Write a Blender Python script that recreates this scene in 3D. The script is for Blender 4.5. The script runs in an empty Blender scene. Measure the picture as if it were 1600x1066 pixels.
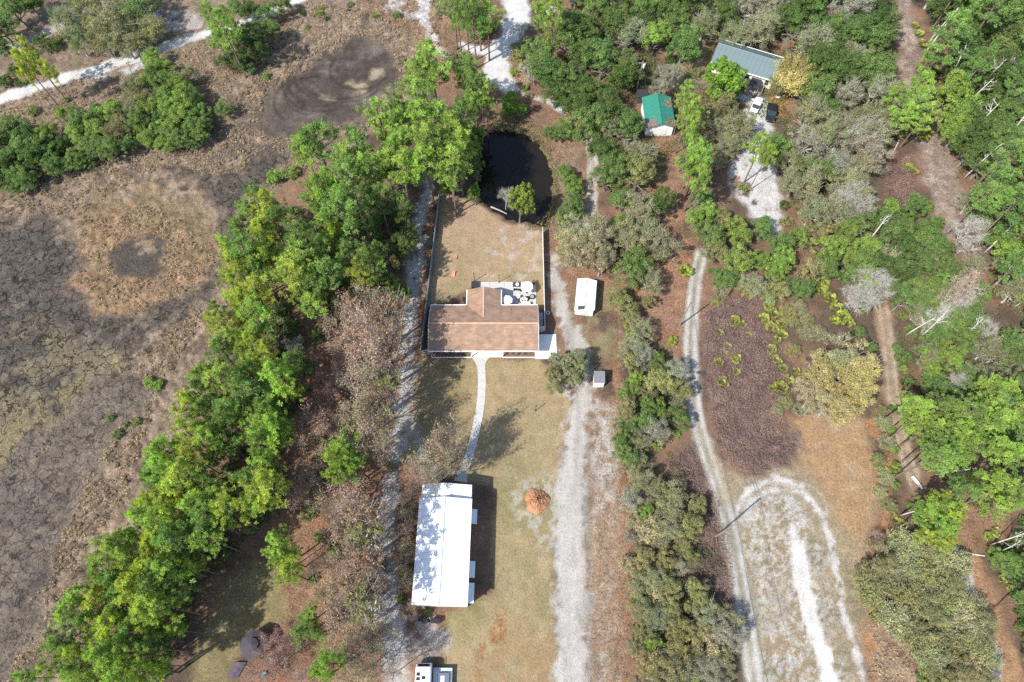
import bpy, bmesh, math, random
import numpy as np
from mathutils import Vector, Matrix

SC = bpy.context.scene
COL = SC.collection
R = math.radians
random.seed(7)
rng = np.random.default_rng(11)

# ------------------------------------------------------------------ camera, world, sun, exposure
CAM_H, TILT, FPX = 110.0, R(25.4), 1067.0
cam = bpy.data.objects.new('camera', bpy.data.cameras.new('camera'))
COL.objects.link(cam)
cam.location = (0, 0, CAM_H)
cam.rotation_euler = (TILT, 0, 0)
cam.data.sensor_width = 36.0
cam.data.lens = FPX / 1600 * 36.0
cam.data.clip_start = 1.0
cam.data.clip_end = 6000.0
SC.camera = cam

SUN_EL, SHADOW_AZ = R(48.5), R(37.0)          # shadows run 37 deg anticlockwise of +X
world = bpy.data.worlds.new('World')
SC.world = world
world.use_nodes = True
wn = world.node_tree
sky = wn.nodes.new('ShaderNodeTexSky')
sky.sky_type = 'NISHITA'
sky.sun_disc = False
sky.sun_elevation = SUN_EL
sky.sun_rotation = R(270.0) - SHADOW_AZ
sky.air_density = 1.0
sky.dust_density = 1.0
wn.links.new(sky.outputs[0], wn.nodes['Background'].inputs[0])
wn.nodes['Background'].inputs[1].default_value = 0.15

sun = bpy.data.objects.new('sun', bpy.data.lights.new('sun', 'SUN'))
COL.objects.link(sun)
sun.data.energy = 4.2
sun.data.angle = R(0.53)
sun.data.color = (1.0, 0.955, 0.88)
sd = Vector((math.cos(SUN_EL) * math.cos(SHADOW_AZ), math.cos(SUN_EL) * math.sin(SHADOW_AZ), -math.sin(SUN_EL)))
sun.rotation_euler = sd.to_track_quat('-Z', 'Y').to_euler()
sun.location = (-60, -45, 90)

vs = SC.view_settings
vs.view_transform = 'Standard'
vs.look = 'None'
vs.exposure = 1.0
vs.gamma = 1.0
vs.use_curve_mapping = False
SC.render.engine = 'CYCLES'
SC.cycles.max_bounces = 6
SC.cycles.diffuse_bounces = 3
SC.cycles.glossy_bounces = 2
SC.cycles.transmission_bounces = 3
SC.cycles.transparent_max_bounces = 4
SC.cycles.use_denoising = False

# ------------------------------------------------------------------ survey: photo pixels -> metres on the ground plan
CA, SA = math.cos(TILT), math.sin(TILT)

def at(px, py, z=0.0):
    u, v = (px - 800) / FPX, (py - 533) / FPX
    t = (CAM_H - z) / (CA + v * SA)
    return u * t, (SA - v * CA) * t

def mpp(py, z=0.0):                               # metres per photo pixel, across the picture
    return (CAM_H - z) / (CA + (py - 533) / FPX * SA) / FPX

# ------------------------------------------------------------------ materials
MATS = {}

def nodes_of(name):
    m = bpy.data.materials.new(name)
    m.use_nodes = True
    nt = m.node_tree
    return m, nt, nt.nodes['Principled BSDF']

def mat(name, col, rough=0.8, var=0.12, scale=3.0, metal=0.0, bump=0.0, spec=0.3):
    if name in MATS:
        return MATS[name]
    m, nt, b = nodes_of(name)
    N, L = nt.nodes, nt.links
    tc = N.new('ShaderNodeTexCoord')
    nz = N.new('ShaderNodeTexNoise')
    nz.inputs['Scale'].default_value = scale
    nz.inputs['Detail'].default_value = 6
    nz.inputs['Roughness'].default_value = 0.65
    L.new(tc.outputs['Object'], nz.inputs['Vector'])
    mr = N.new('ShaderNodeMapRange')
    mr.inputs[1].default_value, mr.inputs[2].default_value = 0.25, 0.75
    mr.inputs[3].default_value, mr.inputs[4].default_value = 1 - var, 1 + var
    L.new(nz.outputs[0], mr.inputs[0])
    mx = N.new('ShaderNodeVectorMath')
    mx.operation = 'SCALE'
    mx.inputs[0].default_value = col[:3]
    L.new(mr.outputs[0], mx.inputs['Scale'])
    L.new(mx.outputs[0], b.inputs['Base Color'])
    b.inputs['Roughness'].default_value = rough
    b.inputs['Metallic'].default_value = metal
    b.inputs['Specular IOR Level'].default_value = spec
    if bump:
        bp = N.new('ShaderNodeBump')
        bp.inputs['Strength'].default_value = bump
        L.new(nz.outputs[0], bp.inputs['Height'])
        L.new(bp.outputs[0], b.inputs['Normal'])
    MATS[name] = m
    return m

def leaf_mat(name, transl=0.3):
    m, nt, b = nodes_of(name)
    N, L = nt.nodes, nt.links
    oi = N.new('ShaderNodeObjectInfo')
    at_ = N.new('ShaderNodeAttribute')
    at_.attribute_name = 'tone'
    sc = N.new('ShaderNodeVectorMath')
    sc.operation = 'MULTIPLY'
    cr = N.new('ShaderNodeValToRGB')                # older leaves duller, young ones yellower
    e = cr.color_ramp.elements
    e[0].position, e[0].color = 0.0, (0.6, 0.66, 0.72, 1)
    e[1].position, e[1].color = 1.0, (1.55, 1.6, 1.3, 1)
    k = e.new(0.5)
    k.color = (1, 1, 1, 1)
    L.new(at_.outputs['Fac'], cr.inputs[0])
    L.new(oi.outputs['Color'], sc.inputs[0])
    L.new(cr.outputs[0], sc.inputs[1])
    L.new(sc.outputs[0], b.inputs['Base Color'])
    b.inputs['Roughness'].default_value = 0.55
    b.inputs['Specular IOR Level'].default_value = 0.25
    tr = N.new('ShaderNodeBsdfTranslucent')
    ty = N.new('ShaderNodeVectorMath')
    ty.operation = 'MULTIPLY'
    ty.inputs[1].default_value = (1.1, 1.15, 0.6)
    L.new(sc.outputs[0], ty.inputs[0])
    L.new(ty.outputs[0], tr.inputs[0])
    ms = N.new('ShaderNodeMixShader')
    ms.inputs[0].default_value = transl
    L.new(b.outputs[0], ms.inputs[1])
    L.new(tr.outputs[0], ms.inputs[2])
    L.new(ms.outputs[0], N['Material Output'].inputs[0])
    return m

LEAF = leaf_mat('leaf', 0.46)
DRYLEAF = leaf_mat('dry_leaf', 0.2)
BARK_PINE = mat('pine_bark', (0.16, 0.115, 0.09), 0.95, 0.3, 4)
BARK_OAK = mat('oak_bark', (0.17, 0.155, 0.135), 0.95, 0.3, 4)
BARK_GREY = mat('grey_bark', (0.36, 0.34, 0.295), 0.95, 0.2, 4)
BARK_WHITE = mat('bleached_wood', (0.52, 0.49, 0.45), 0.9, 0.18, 3)
TWIG_PINK = mat('bare_twigs', (0.385, 0.295, 0.255), 0.95, 0.22, 2)
WHITE_METAL = mat('white_roof_metal', (0.66, 0.69, 0.70), 0.45, 0.14, 0.9, 0.0, 0, 0.5)
WHITE_PAINT = mat('white_paint', (0.78, 0.77, 0.74), 0.6, 0.05, 1.5)
CONCRETE = mat('concrete', (0.37, 0.36, 0.34), 0.9, 0.10, 1.2)
CONCRETE_W = mat('white_concrete', (0.66, 0.66, 0.63), 0.85, 0.06, 1.2)
DARK_METAL = mat('dark_metal', (0.03, 0.03, 0.033), 0.5, 0.2, 3)
BLACK = mat('black_plastic', (0.015, 0.015, 0.017), 0.45, 0.2, 3)
GLASS = mat('dark_glass', (0.02, 0.025, 0.03), 0.08, 0.1, 2, 0, 0, 0.6)
WOOD_GREY = mat('weathered_wood', (0.30, 0.275, 0.25), 0.9, 0.25, 5)
WOOD_POLE = mat('pole_wood', (0.21, 0.18, 0.155), 0.9, 0.2, 5)
TYRE = mat('tyre_rubber', (0.02, 0.02, 0.02), 0.9, 0.2, 5)
CHROME = mat('bright_metal', (0.55, 0.56, 0.58), 0.3, 0.05, 5, 0.8)

# ------------------------------------------------------------------ mesh helpers
class MB:
    """collects shapes, then links them as ONE mesh object"""
    def __init__(self):
        self.v, self.f = [], []
    def add(self, verts, faces):
        o = len(self.v)
        self.v += [tuple(p) for p in verts]
        self.f += [tuple(i + o for i in f) for f in faces]
        return self
    def box(self, x0, y0, z0, x1, y1, z1, M=None):
        v = [(x0, y0, z0), (x1, y0, z0), (x1, y1, z0), (x0, y1, z0), (x0, y0, z1), (x1, y0, z1), (x1, y1, z1), (x0, y1, z1)]
        if M is not None:
            v = [M @ Vector(p) for p in v]
        return self.add(v, [(3, 2, 1, 0), (4, 5, 6, 7), (0, 1, 5, 4), (1, 2, 6, 5), (2, 3, 7, 6), (3, 0, 4, 7)])
    def slab(self, pts, t):                           # a plate: top outline in 3-D, thickness straight down
        n = len(pts)
        lo = [(p[0], p[1], p[2] - t) for p in pts]
        f = [tuple(range(n)), tuple(range(2 * n - 1, n - 1, -1))]
        f += [(i, i + n, (i + 1) % n + n, (i + 1) % n) for i in range(n)]
        return self.add(list(pts) + lo, f)
    def tube(self, pts, rad, n=6, cap=True):
        pts = [Vector(p) for p in pts]
        if not hasattr(rad, '__len__'):
            rad = [rad] * len(pts)
        vs_, fs = [], []
        for i, p in enumerate(pts):
            d = (pts[min(i + 1, len(pts) - 1)] - pts[max(i - 1, 0)])
            if d.length < 1e-6:
                d = Vector((0, 0, 1))
            d.normalize()
            a = d.orthogonal().normalized() if abs(d.z) < 0.95 else Vector((1, 0, 0)).cross(d).normalized()
            b = d.cross(a)
            for k in range(n):
                t = 2 * math.pi * k / n
                vs_.append(p + (a * math.cos(t) + b * math.sin(t)) * rad[i])
        for i in range(len(pts) - 1):
            for k in range(n):
                fs.append((i * n + k, i * n + (k + 1) % n, (i + 1) * n + (k + 1) % n, (i + 1) * n + k))
        if cap:
            fs.append(tuple(reversed(range(n))))
            fs.append(tuple(range((len(pts) - 1) * n, len(pts) * n)))
        return self.add(vs_, fs)
    def disc(self, c, r, z0, z1, n=16, r1=None):
        r1 = r if r1 is None else r1
        v = [(c[0] + r * math.cos(2 * math.pi * k / n), c[1] + r * math.sin(2 * math.pi * k / n), z0) for k in range(n)]
        v += [(c[0] + r1 * math.cos(2 * math.pi * k / n), c[1] + r1 * math.sin(2 * math.pi * k / n), z1) for k in range(n)]
        f = [tuple(reversed(range(n))), tuple(range(n, 2 * n))] + [(k, (k + 1) % n, n + (k + 1) % n, n + k) for k in range(n)]
        return self.add(v, f)
    def loft(self, rings):                            # rings of equal length, closed ends
        n = len(rings[0])
        v = [p for r in rings for p in r]
        f = [tuple(reversed(range(n))), tuple(range((len(rings) - 1) * n, len(rings) * n))]
        for i in range(len(rings) - 1):
            for k in range(n):
                f.append((i * n + k, i * n + (k + 1) % n, (i + 1) * n + (k + 1) % n, (i + 1) * n + k))
        return self.add(v, f)
    def mesh(self, name):
        me = bpy.data.meshes.new(name)
        me.from_pydata(self.v, [], self.f)
        bm = bmesh.new()
        bm.from_mesh(me)
        bmesh.ops.recalc_face_normals(bm, faces=bm.faces)
        bm.to_mesh(me)
        bm.free()
        return me
    def build(self, name, m, parent=None, **kw):
        me = self.mesh(name)
        me.materials.append(m)
        o = bpy.data.objects.new(name, me)
        COL.objects.link(o)
        if parent is not None:
            o.parent = parent
        for k, v in kw.items():
            o[k] = v
        return o

def tag(o, label, cat, group=None):
    o['label'] = label
    o['category'] = cat
    if group:
        o['group'] = group
    return o

def thing(name, label, cat, loc=(0, 0, 0), rz=0.0, group=None):
    o = bpy.data.objects.new(name, None)
    o.empty_display_size = 0.3
    COL.objects.link(o)
    o.location = loc
    o.rotation_euler = (0, 0, rz)
    return tag(o, label, cat, group)

def inst(name, me, parent, loc=(0, 0, 0), rz=0.0, s=None, rot=None):
    o = bpy.data.objects.new(name, me)
    COL.objects.link(o)
    o.parent = parent
    o.location = loc
    o.rotation_euler = rot if rot else (0, 0, rz)
    if s:
        o.scale = s
    return o

def npmesh(name, verts, quads, m, tone=None, smooth=False):
    """mesh straight from numpy arrays: verts (n,3), quads (m,4) or tris (m,3)"""
    me = bpy.data.meshes.new(name)
    k = quads.shape[1]
    me.vertices.add(len(verts))
    me.vertices.foreach_set('co', np.ascontiguousarray(verts, np.float32).ravel())
    me.loops.add(len(quads) * k)
    me.loops.foreach_set('vertex_index', np.ascontiguousarray(quads, np.int32).ravel())
    me.polygons.add(len(quads))
    me.polygons.foreach_set('loop_start', np.arange(0, len(quads) * k, k, dtype=np.int32))
    me.polygons.foreach_set('loop_total', np.full(len(quads), k, np.int32))
    if smooth:
        me.polygons.foreach_set('use_smooth', np.ones(len(quads), bool))
    if tone is not None:
        a = me.attributes.new('tone', 'FLOAT', 'FACE')
        a.data.foreach_set('value', np.ascontiguousarray(tone, np.float32))
    me.materials.append(m)
    me.update(calc_edges=True)
    return me

# ------------------------------------------------------------------ numpy noise and polygon distance
_T = np.random.default_rng(5).random((256, 256)).astype(np.float32)

def vnoise(x, y, seed=0):
    xi, yi = np.floor(x).astype(np.int64), np.floor(y).astype(np.int64)
    fx, fy = (x - xi).astype(np.float32), (y - yi).astype(np.float32)
    fx, fy = fx * fx * (3 - 2 * fx), fy * fy * (3 - 2 * fy)
    ox, oy = (seed * 37) % 256, (seed * 91) % 256
    g = lambda a, b: _T[(xi + a + ox) & 255, (yi + b + oy) & 255]
    return (g(0, 0) * (1 - fx) + g(1, 0) * fx) * (1 - fy) + (g(0, 1) * (1 - fx) + g(1, 1) * fx) * fy

def fbm(x, y, size, octv=4, seed=0):                 # about -1..1, 'size' = metres per lump
    s, amp, tot = 0.0, 1.0, 0.0
    f = 1.0 / size
    for k in range(octv):
        s = s + amp * (vnoise(x * f + 13.7 * k, y * f - 7.1 * k, seed + k) * 2 - 1)
        tot += amp
        amp *= 0.55
        f *= 2.05
    return s / tot * 1.5

def segdist(x, y, a, b):
    dx, dy = b[0] - a[0], b[1] - a[1]
    t = np.clip(((x - a[0]) * dx + (y - a[1]) * dy) / max(dx * dx + dy * dy, 1e-9), 0, 1)
    return np.hypot(x - a[0] - t * dx, y - a[1] - t * dy), t

def polysd(x, y, poly):                              # signed: negative inside
    d = np.full(x.shape, 1e9, np.float32)
    ins = np.zeros(x.shape, bool)
    n = len(poly)
    for i in range(n):
        a, b = poly[i], poly[(i + 1) % n]
        d = np.minimum(d, segdist(x, y, a, b)[0])
        c = ((a[1] > y) != (b[1] > y))
        if a[1] != b[1]:
            ins ^= c & (x < (b[0] - a[0]) * (y - a[1]) / (b[1] - a[1]) + a[0])
    return np.where(ins, -d, d)

def pts(s):
    return [tuple(float(q) for q in p.split(',')) for p in s.replace('\n', ' ').split()]

def gpoly(s, z=0.0):
    return [at(p[0], p[1], z) for p in pts(s)]

def smooth01(t):
    t = np.clip(t, 0, 1)
    return t * t * (3 - 2 * t)
# ------------------------------------------------------------------ the ground: one relief sheet, cut into named pieces
def axis(lo, hi, step, far):
    inner = np.arange(lo, hi + step * 0.5, step)
    out = step * 3.0 * (1.75 ** np.arange(1, 12))
    out = np.cumsum(out)
    out = out[out < far]
    return np.concatenate([(lo - out)[::-1], inner, hi + out])

GX, GY = axis(-136, 136, 0.33, 2500), axis(-12, 158, 0.33, 2500)
NX, NY = len(GX), len(GY)
X, Y = np.meshgrid(GX.astype(np.float32), GY.astype(np.float32))
X, Y = X.ravel(), Y.ravel()
NV = X.size
C = np.zeros((NV, 3), np.float32)
CLS = np.zeros(NV, np.int8)
LUMP = np.full(NV, 0.05, np.float32)                 # metres of relief from grass tufts and clods
CRACK = np.zeros(NV, np.float32)
GRAIN = np.full(NV, 0.6, np.float32)                 # strength of the litter grain in the material
n_a, n_b, n_c = fbm(X, Y, 9, 4, 1), fbm(X, Y, 2.2, 3, 9), fbm(X, Y, 30, 3, 21)

def lin(c):
    return np.array(c, np.float32)

# forest floor: brown leaf litter, orange needle beds in places
floor = lin((0.115, 0.085, 0.06))[None] * (1 + 0.25 * n_b[:, None])
needle = lin((0.215, 0.13, 0.085))[None] * (1 + 0.18 * n_b[:, None])
w = smooth01(0.5 + 1.3 * n_a)[:, None]
C[:] = floor * (1 - w) + needle * w

def layer(cls, shape, col, soft=0.8, edge=0.8, esize=4.0, opac=1.0, var=0.15, patch=None, psize=3.0, lump=None,
          crack=None, grain=None, width=None, col2=None, mix=0.0, msize=2.0, thr=0.5, seed=3, streak=0.0):
    if isinstance(shape, str):
        P = gpoly(shape)
    else:
        P = shape
    xs, ys = [p[0] for p in P], [p[1] for p in P]
    pad = 4 + edge * 2 + soft + (width if width and not hasattr(width, '__len__') else 6)
    sel = np.where((X > min(xs) - pad) & (X < max(xs) + pad) & (Y > min(ys) - pad) & (Y < max(ys) + pad))[0]
    x, y = X[sel], Y[sel]
    if width is None:
        d = polysd(x, y, P)
    else:
        wd = width if hasattr(width, '__len__') else [width] * len(P)
        d = np.full(x.shape, 1e9, np.float32)
        for i in range(len(P) - 1):
            dd, t = segdist(x, y, P[i], P[i + 1])
            d = np.minimum(d, dd - 0.5 * (wd[i] * (1 - t) + wd[i + 1] * t))
    d = d + edge * fbm(x, y, esize, 4, seed)
    wgt = smooth01(0.5 - d / (2 * soft))
    if patch is not None:
        wgt = wgt * smooth01((fbm(x, y, psize, 4, seed + 11) * 0.5 + 0.5 - patch) / 0.22 + 0.5)
    wgt = wgt * opac
    c = lin(col)[None] * (1 + var * fbm(x, y, 1.6, 3, seed + 5)[:, None])
    if streak:
        c = c * (1 + streak * fbm(x * 1.0, y * 0.09, 0.7, 3, seed + 31)[:, None])
    if col2 is not None:
        m = smooth01((fbm(x, y, msize, 4, seed + 23) * 0.5 + 0.5 + mix - 0.5) / 0.4 + 0.0)[:, None]
        c = c * (1 - m) + lin(col2)[None] * (1 + var * fbm(x, y, 1.1, 3, seed + 8)[:, None]) * m
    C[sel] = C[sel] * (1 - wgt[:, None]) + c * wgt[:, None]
    for arr, val in ((LUMP, lump), (CRACK, crack), (GRAIN, grain)):
        if val is not None:
            arr[sel] = arr[sel] * (1 - wgt) + val * wgt
    if cls is not None:
        k = wgt > thr
        CLS[sel[k]] = cls

G_GROUND, G_MARSH, G_MUD, G_LAWN, G_SAND, G_DRIVE, G_ROAD, G_FIELD, G_BRUSH = range(9)
DRY, DRY2 = (0.285, 0.212, 0.152), (0.165, 0.127, 0.092)
MUD = (0.098, 0.081, 0.066)
SAND = (0.45, 0.42, 0.385)

# the dry marsh on the left
layer(G_MARSH, "-80,330 0,305 60,290 130,252 200,236 330,214 350,190 335,140 390,112 440,60 470,-40 720,-40 700,70 690,112 645,155 605,190 560,235 470,262 430,300 400,335 390,420 372,482 330,562 300,640 275,720 240,785 195,850 160,930 130,1000 90,1080 -120,1110 -160,700",
      DRY, 1.5, 1.6, 6, lump=0.34, var=0.3, col2=DRY2, mix=0.0, msize=2.2, grain=1.0)
layer(None, "-60,20 120,0 330,-20 420,30 360,120 300,200 200,225 60,280 -60,290", (0.25, 0.185, 0.13), 2, 2, 6, lump=0.15, var=0.2, col2=(0.18, 0.14, 0.09), msize=3, grain=0.9)
# bare mud, cracked
layer(G_MUD, "-100,338 95,342 120,400 112,450 150,492 222,500 300,456 335,428 352,380 350,332 322,292 250,266 268,252 380,272 402,250 425,232 440,250 405,300 372,330 350,400 322,470 300,478 200,560 160,590 60,690 0,760 -30,960 -120,1000",
      MUD, 2.4, 2.8, 4, lump=0.12, var=0.25, crack=0.85, col2=(0.175, 0.145, 0.11), mix=-0.02, msize=1.8, grain=0.9)
layer(None, "0,530 60,500 170,545 175,590 110,640 30,720 -40,760 -60,560", (0.20, 0.165, 0.105), 2, 3, 6, patch=0.42, psize=5, crack=1.0, lump=0.12, var=0.2, seed=31, col2=(0.20, 0.165, 0.105), mix=-0.1)
layer(None, "120,640 150,650 60,760 20,900 -60,960 -60,760 40,690", (0.175, 0.145, 0.115), 2, 3, 6, patch=0.45, psize=5, crack=0.7, lump=0.12, seed=33)
layer(None, "10,660 180,560 190,575 30,690 -20,760 -30,740", (0.23, 0.185, 0.105), 1.5, 1.6, 3, patch=0.45, psize=3, crack=0.8, seed=37)
layer(G_MUD, "0,740 60,690 150,600 205,575 240,600 190,680 140,760 95,860 50,980 20,1060 -60,1090 -60,760", (0.165, 0.137, 0.11), 2.5, 2.5, 6, opac=0.85, lump=0.14, crack=0.8, var=0.25, col2=(0.105, 0.088, 0.075), msize=3, mix=-0.05, grain=0.9, seed=34)
# the round grassy island
layer(G_MARSH, "122,345 170,318 250,320 310,345 345,400 330,440 280,450 240,480 180,492 140,478 118,440 128,400", (0.30, 0.195, 0.115), 1.4, 2.2, 4, lump=0.36, var=0.3, col2=(0.225, 0.17, 0.095), mix=0.0, msize=2, crack=0, grain=1.0, seed=41)
layer(None, "150,300 235,285 310,300 345,345 325,400 270,430 290,370 240,345 160,350 120,380", (0.24, 0.175, 0.10), 1.5, 1.8, 4, opac=0.7, patch=0.4, psize=4, lump=0.26, seed=43, col2=(0.16, 0.135, 0.07), mix=-0.02)
layer(G_MUD, "172,400 195,375 235,362 262,375 250,400 262,420 240,440 205,432 180,428", MUD, 1.0, 1.3, 4, lump=0.05, crack=0.2, var=0.12, seed=45)
layer(None, "218,378 236,376 240,388 222,392", (0.30, 0.22, 0.15), 0.8, 1.4, 1.2, lump=0.15, seed=46)
layer(None, "250,330 275,340 272,380 262,440 232,460 240,440 258,410", (0.25, 0.18, 0.11), 1, 1.5, 3, opac=0.8, lump=0.2, seed=47)
# the upper mud patch with tyre marks
layer(G_MUD, "440,128 515,82 560,58 602,64 628,88 625,130 602,162 560,196 500,202 440,216 412,196 420,160", (0.078, 0.062, 0.052), 2.2, 2.4, 5, lump=0.09, var=0.25, col2=(0.15, 0.125, 0.105), mix=-0.06, msize=5, grain=0.7, seed=51)
layer(None, "350,150 430,120 470,200 440,240 400,262 330,262 360,210", (0.12, 0.098, 0.08), 3, 4, 5, opac=0.8, patch=0.42, psize=4, lump=0.15, seed=49)  # mud spreading left, with tree shade painted into its colour
layer(None, "545,130 570,130 574,146 552,148", (0.36, 0.28, 0.18), 1, 1.2, 2, lump=0.1, seed=52)
layer(None, "500,148 516,146 520,158 504,160", (0.32, 0.26, 0.19), 1, 1.2, 2, patch=0.4, lump=0.1, seed=53)
layer(None, "580,110 598,108 598,118 582,122", (0.32, 0.26, 0.19), 1, 1.2, 2, patch=0.35, lump=0.1, seed=54)
layer(None, "562,15 575,30 568,62 555,70 560,40", MUD, 1, 1, 3, opac=0.75, seed=55)
for k, (cx, cy, rx, ry, a0, a1) in enumerate(((500, 130, 60, 45, 100, 290), (500, 130, 50, 36, 90, 300), (490, 150, 45, 30, 80, 260), (530, 120, 70, 40, 180, 330), (530, 122, 60, 33, 180, 330), (470, 160, 42, 36, 60, 230), (560, 110, 45, 30, 140, 340))):
    q = [at(cx + rx * math.cos(R(a)), cy - ry * math.sin(R(a))) for a in np.linspace(a0, a1, 16)]
    layer(None, q, (0.045, 0.036, 0.03), 0.3, 0.3, 3, opac=0.75, width=0.5, seed=60 + k)
# orange needle beds under the trees
for s_, sd_ in (("480,440 560,400 640,440 650,700 610,820 600,1080 380,1080 440,900 470,800 480,640", 71),
                ("855,360 960,400 985,480 985,640 985,760 985,1080 925,1080 925,900 935,700 925,640 955,540 960,490 880,440", 73),
                ("955,200 1060,220 1100,420 1090,480 1060,560 990,560 980,400", 75)):
    layer(None, s_, (0.315, 0.185, 0.12), 1.5, 2, 5, patch=0.34, psize=4, var=0.22, grain=1.0, seed=sd_, col2=(0.30, 0.14, 0.075), mix=-0.08)
layer(None, "560,0 720,0 830,80 900,150 900,260 860,210 740,200 700,110 640,60", (0.26, 0.165, 0.11), 2, 2, 5, var=0.25, grain=1.0, seed=77, col2=(0.21, 0.14, 0.09))
# lawns
layer(G_LAWN, "687,300 735,315 793,338 848,364 851,478 845,482 740,452 665,482 680,380", (0.335, 0.245, 0.15), 0.5, 0.4, 3, lump=0.03, var=0.12, col2=(0.275, 0.215, 0.12), mix=-0.02, msize=5, grain=0.5, seed=81)
layer(None, "687,300 735,315 793,338 848,364 850,400 700,345", (0.33, 0.225, 0.155), 1.5, 1.5, 4, opac=0.6, patch=0.35, seed=83)
layer(None, "800,315 845,360 848,440 760,450 740,420", SAND, 1, 1, 2, opac=0.4, patch=0.68, psize=1.6, seed=85)
layer(G_LAWN, "655,558 740,557 845,560 872,590 898,640 884,690 872,760 866,860 868,950 880,1080 690,1080 696,960 775,930 772,760 735,750 700,745 625,720 635,640", (0.305, 0.235, 0.13), 0.8, 0.7, 4, lump=0.03, var=0.14, col2=(0.235, 0.20, 0.10), mix=-0.03, msize=7, grain=0.5, seed=87)
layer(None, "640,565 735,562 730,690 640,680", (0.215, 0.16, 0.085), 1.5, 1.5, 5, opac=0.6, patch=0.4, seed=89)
layer(None, "790,600 850,600 850,640 820,700 790,740", (0.29, 0.22, 0.125), 3, 2, 6, opac=0.55, seed=91)
layer(None, "748,1030 775,960 790,960 795,985 770,1030 740,1075", (0.34, 0.16, 0.075), 0.8, 0.8, 2, opac=0.85, patch=0.42, psize=1.6, grain=1.0, seed=93)
layer(None, "790,985 865,985 872,1080 750,1080", (0.30, 0.19, 0.10), 3, 2, 5, opac=0.6, patch=0.42, seed=94)
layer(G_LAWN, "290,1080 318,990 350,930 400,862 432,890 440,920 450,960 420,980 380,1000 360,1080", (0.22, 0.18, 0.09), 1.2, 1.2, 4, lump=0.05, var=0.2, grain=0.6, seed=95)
# the field round the sand loop, lower right
layer(G_FIELD, "1235,665 1290,645 1345,655 1370,740 1372,800 1345,850 1350,920 1358,1080 1180,1080 1165,960 1135,800 1130,735 1180,745", (0.30, 0.235, 0.15), 1.0, 1.0, 4, lump=0.04, var=0.14, col2=(0.24, 0.205, 0.13), msize=4, grain=0.7, seed=101)
layer(None, "1245,665 1290,645 1345,655 1370,740 1372,800 1345,860 1300,800 1262,745 1230,735", (0.35, 0.225, 0.125), 1.5, 1.2, 4, var=0.12, seed=103, col2=(0.38, 0.275, 0.18), mix=0.0, msize=4)
layer(None, "1345,650 1375,740 1378,800 1352,850 1345,1000 1362,1080 1375,1080 1372,900 1395,810 1385,700 1370,650", (0.34, 0.18, 0.09), 1.2, 1.2, 3, patch=0.35, seed=104)
layer(None, "1140,800 1165,752 1215,742 1262,780 1292,860 1300,960 1330,1080 1190,1080 1175,960", (0.44, 0.41, 0.36), 2.5, 1.5, 3, opac=0.8, patch=0.48, psize=0.55, var=0.18, streak=0.25, seed=105)
layer(G_SAND, "1140,830 1150,795 1168,765 1210,746 1250,762 1282,800 1300,850 1308,900 1318,960 1338,1020 1352,1080", (0.50, 0.475, 0.44), 0.35, 0.5, 1.2, width=[0.5, 0.8, 1.0, 1.2, 1.2, 1.1, 1.0, 0.9, 0.9, 0.9, 0.9], patch=0.25, psize=1.6, lump=0.02, grain=0.5, opac=0.9, seed=107)
layer(None, "1148,832 1165,800 1180,782 1212,768 1240,785 1255,815", SAND, 0.6, 0.8, 2, width=1.2, patch=0.42, psize=1.6, seed=108)
for k, (rx, ry) in enumerate(((62, 38), (52, 30), (44, 24), (70, 46))):
    q = [at(1222 + rx * math.cos(R(a)), 796 - ry * math.sin(R(a))) for a in np.linspace(-10, 190, 18)]
    layer(None, q, (0.53, 0.50, 0.46) if k % 2 else (0.30, 0.26, 0.2), 0.25, 0.3, 2, opac=0.55, width=0.4, seed=250 + k)
layer(G_SAND, "1240,826 1246,860 1255,905 1262,950 1278,1000 1290,1040 1298,1080", (0.54, 0.515, 0.48), 0.35, 0.6, 1.6, width=[1.6, 2.1, 2.4, 2.5, 2.9, 2.6, 2.9], lump=0.02, grain=0.4, seed=109)
layer(None, "1255,928 1262,955 1240,1000 1300,985 1296,1000 1230,1012", (0.33, 0.27, 0.19), 0.6, 0.7, 2, opac=0.6, patch=0.5, psize=1.3, seed=110)
layer(None, "1358,955 1400,975 1445,1010 1455,1085 1362,1085", (0.33, 0.235, 0.155), 1.5, 1.5, 2, patch=0.3, psize=1.5, lump=0.15, grain=1.0, seed=115)
# brush: dark purple-brown thickets
BRUSH_A = "1098,490 1135,462 1185,470 1205,520 1228,570 1232,620 1212,645 1245,690 1245,716 1180,740 1142,728 1120,690 1102,620 1095,545"
BRUSH_B = "1030,742 1080,690 1108,745 1128,800 1142,870 1146,950 1120,950 1090,900 1085,840 1050,790"
for k, s_ in enumerate((BRUSH_A, BRUSH_B)):
    layer(G_BRUSH, s_, (0.15, 0.10, 0.086), 1.8, 1.8, 3, lump=0.3, var=0.3, col2=(0.22, 0.15, 0.125), mix=-0.06, msize=3, grain=0.8, seed=111 + k)
layer(None, "1385,285 1400,235 1425,230 1430,300 1435,340 1395,375 1368,380", (0.13, 0.075, 0.06), 1.5, 1.2, 4, var=0.2, seed=114)
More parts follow.
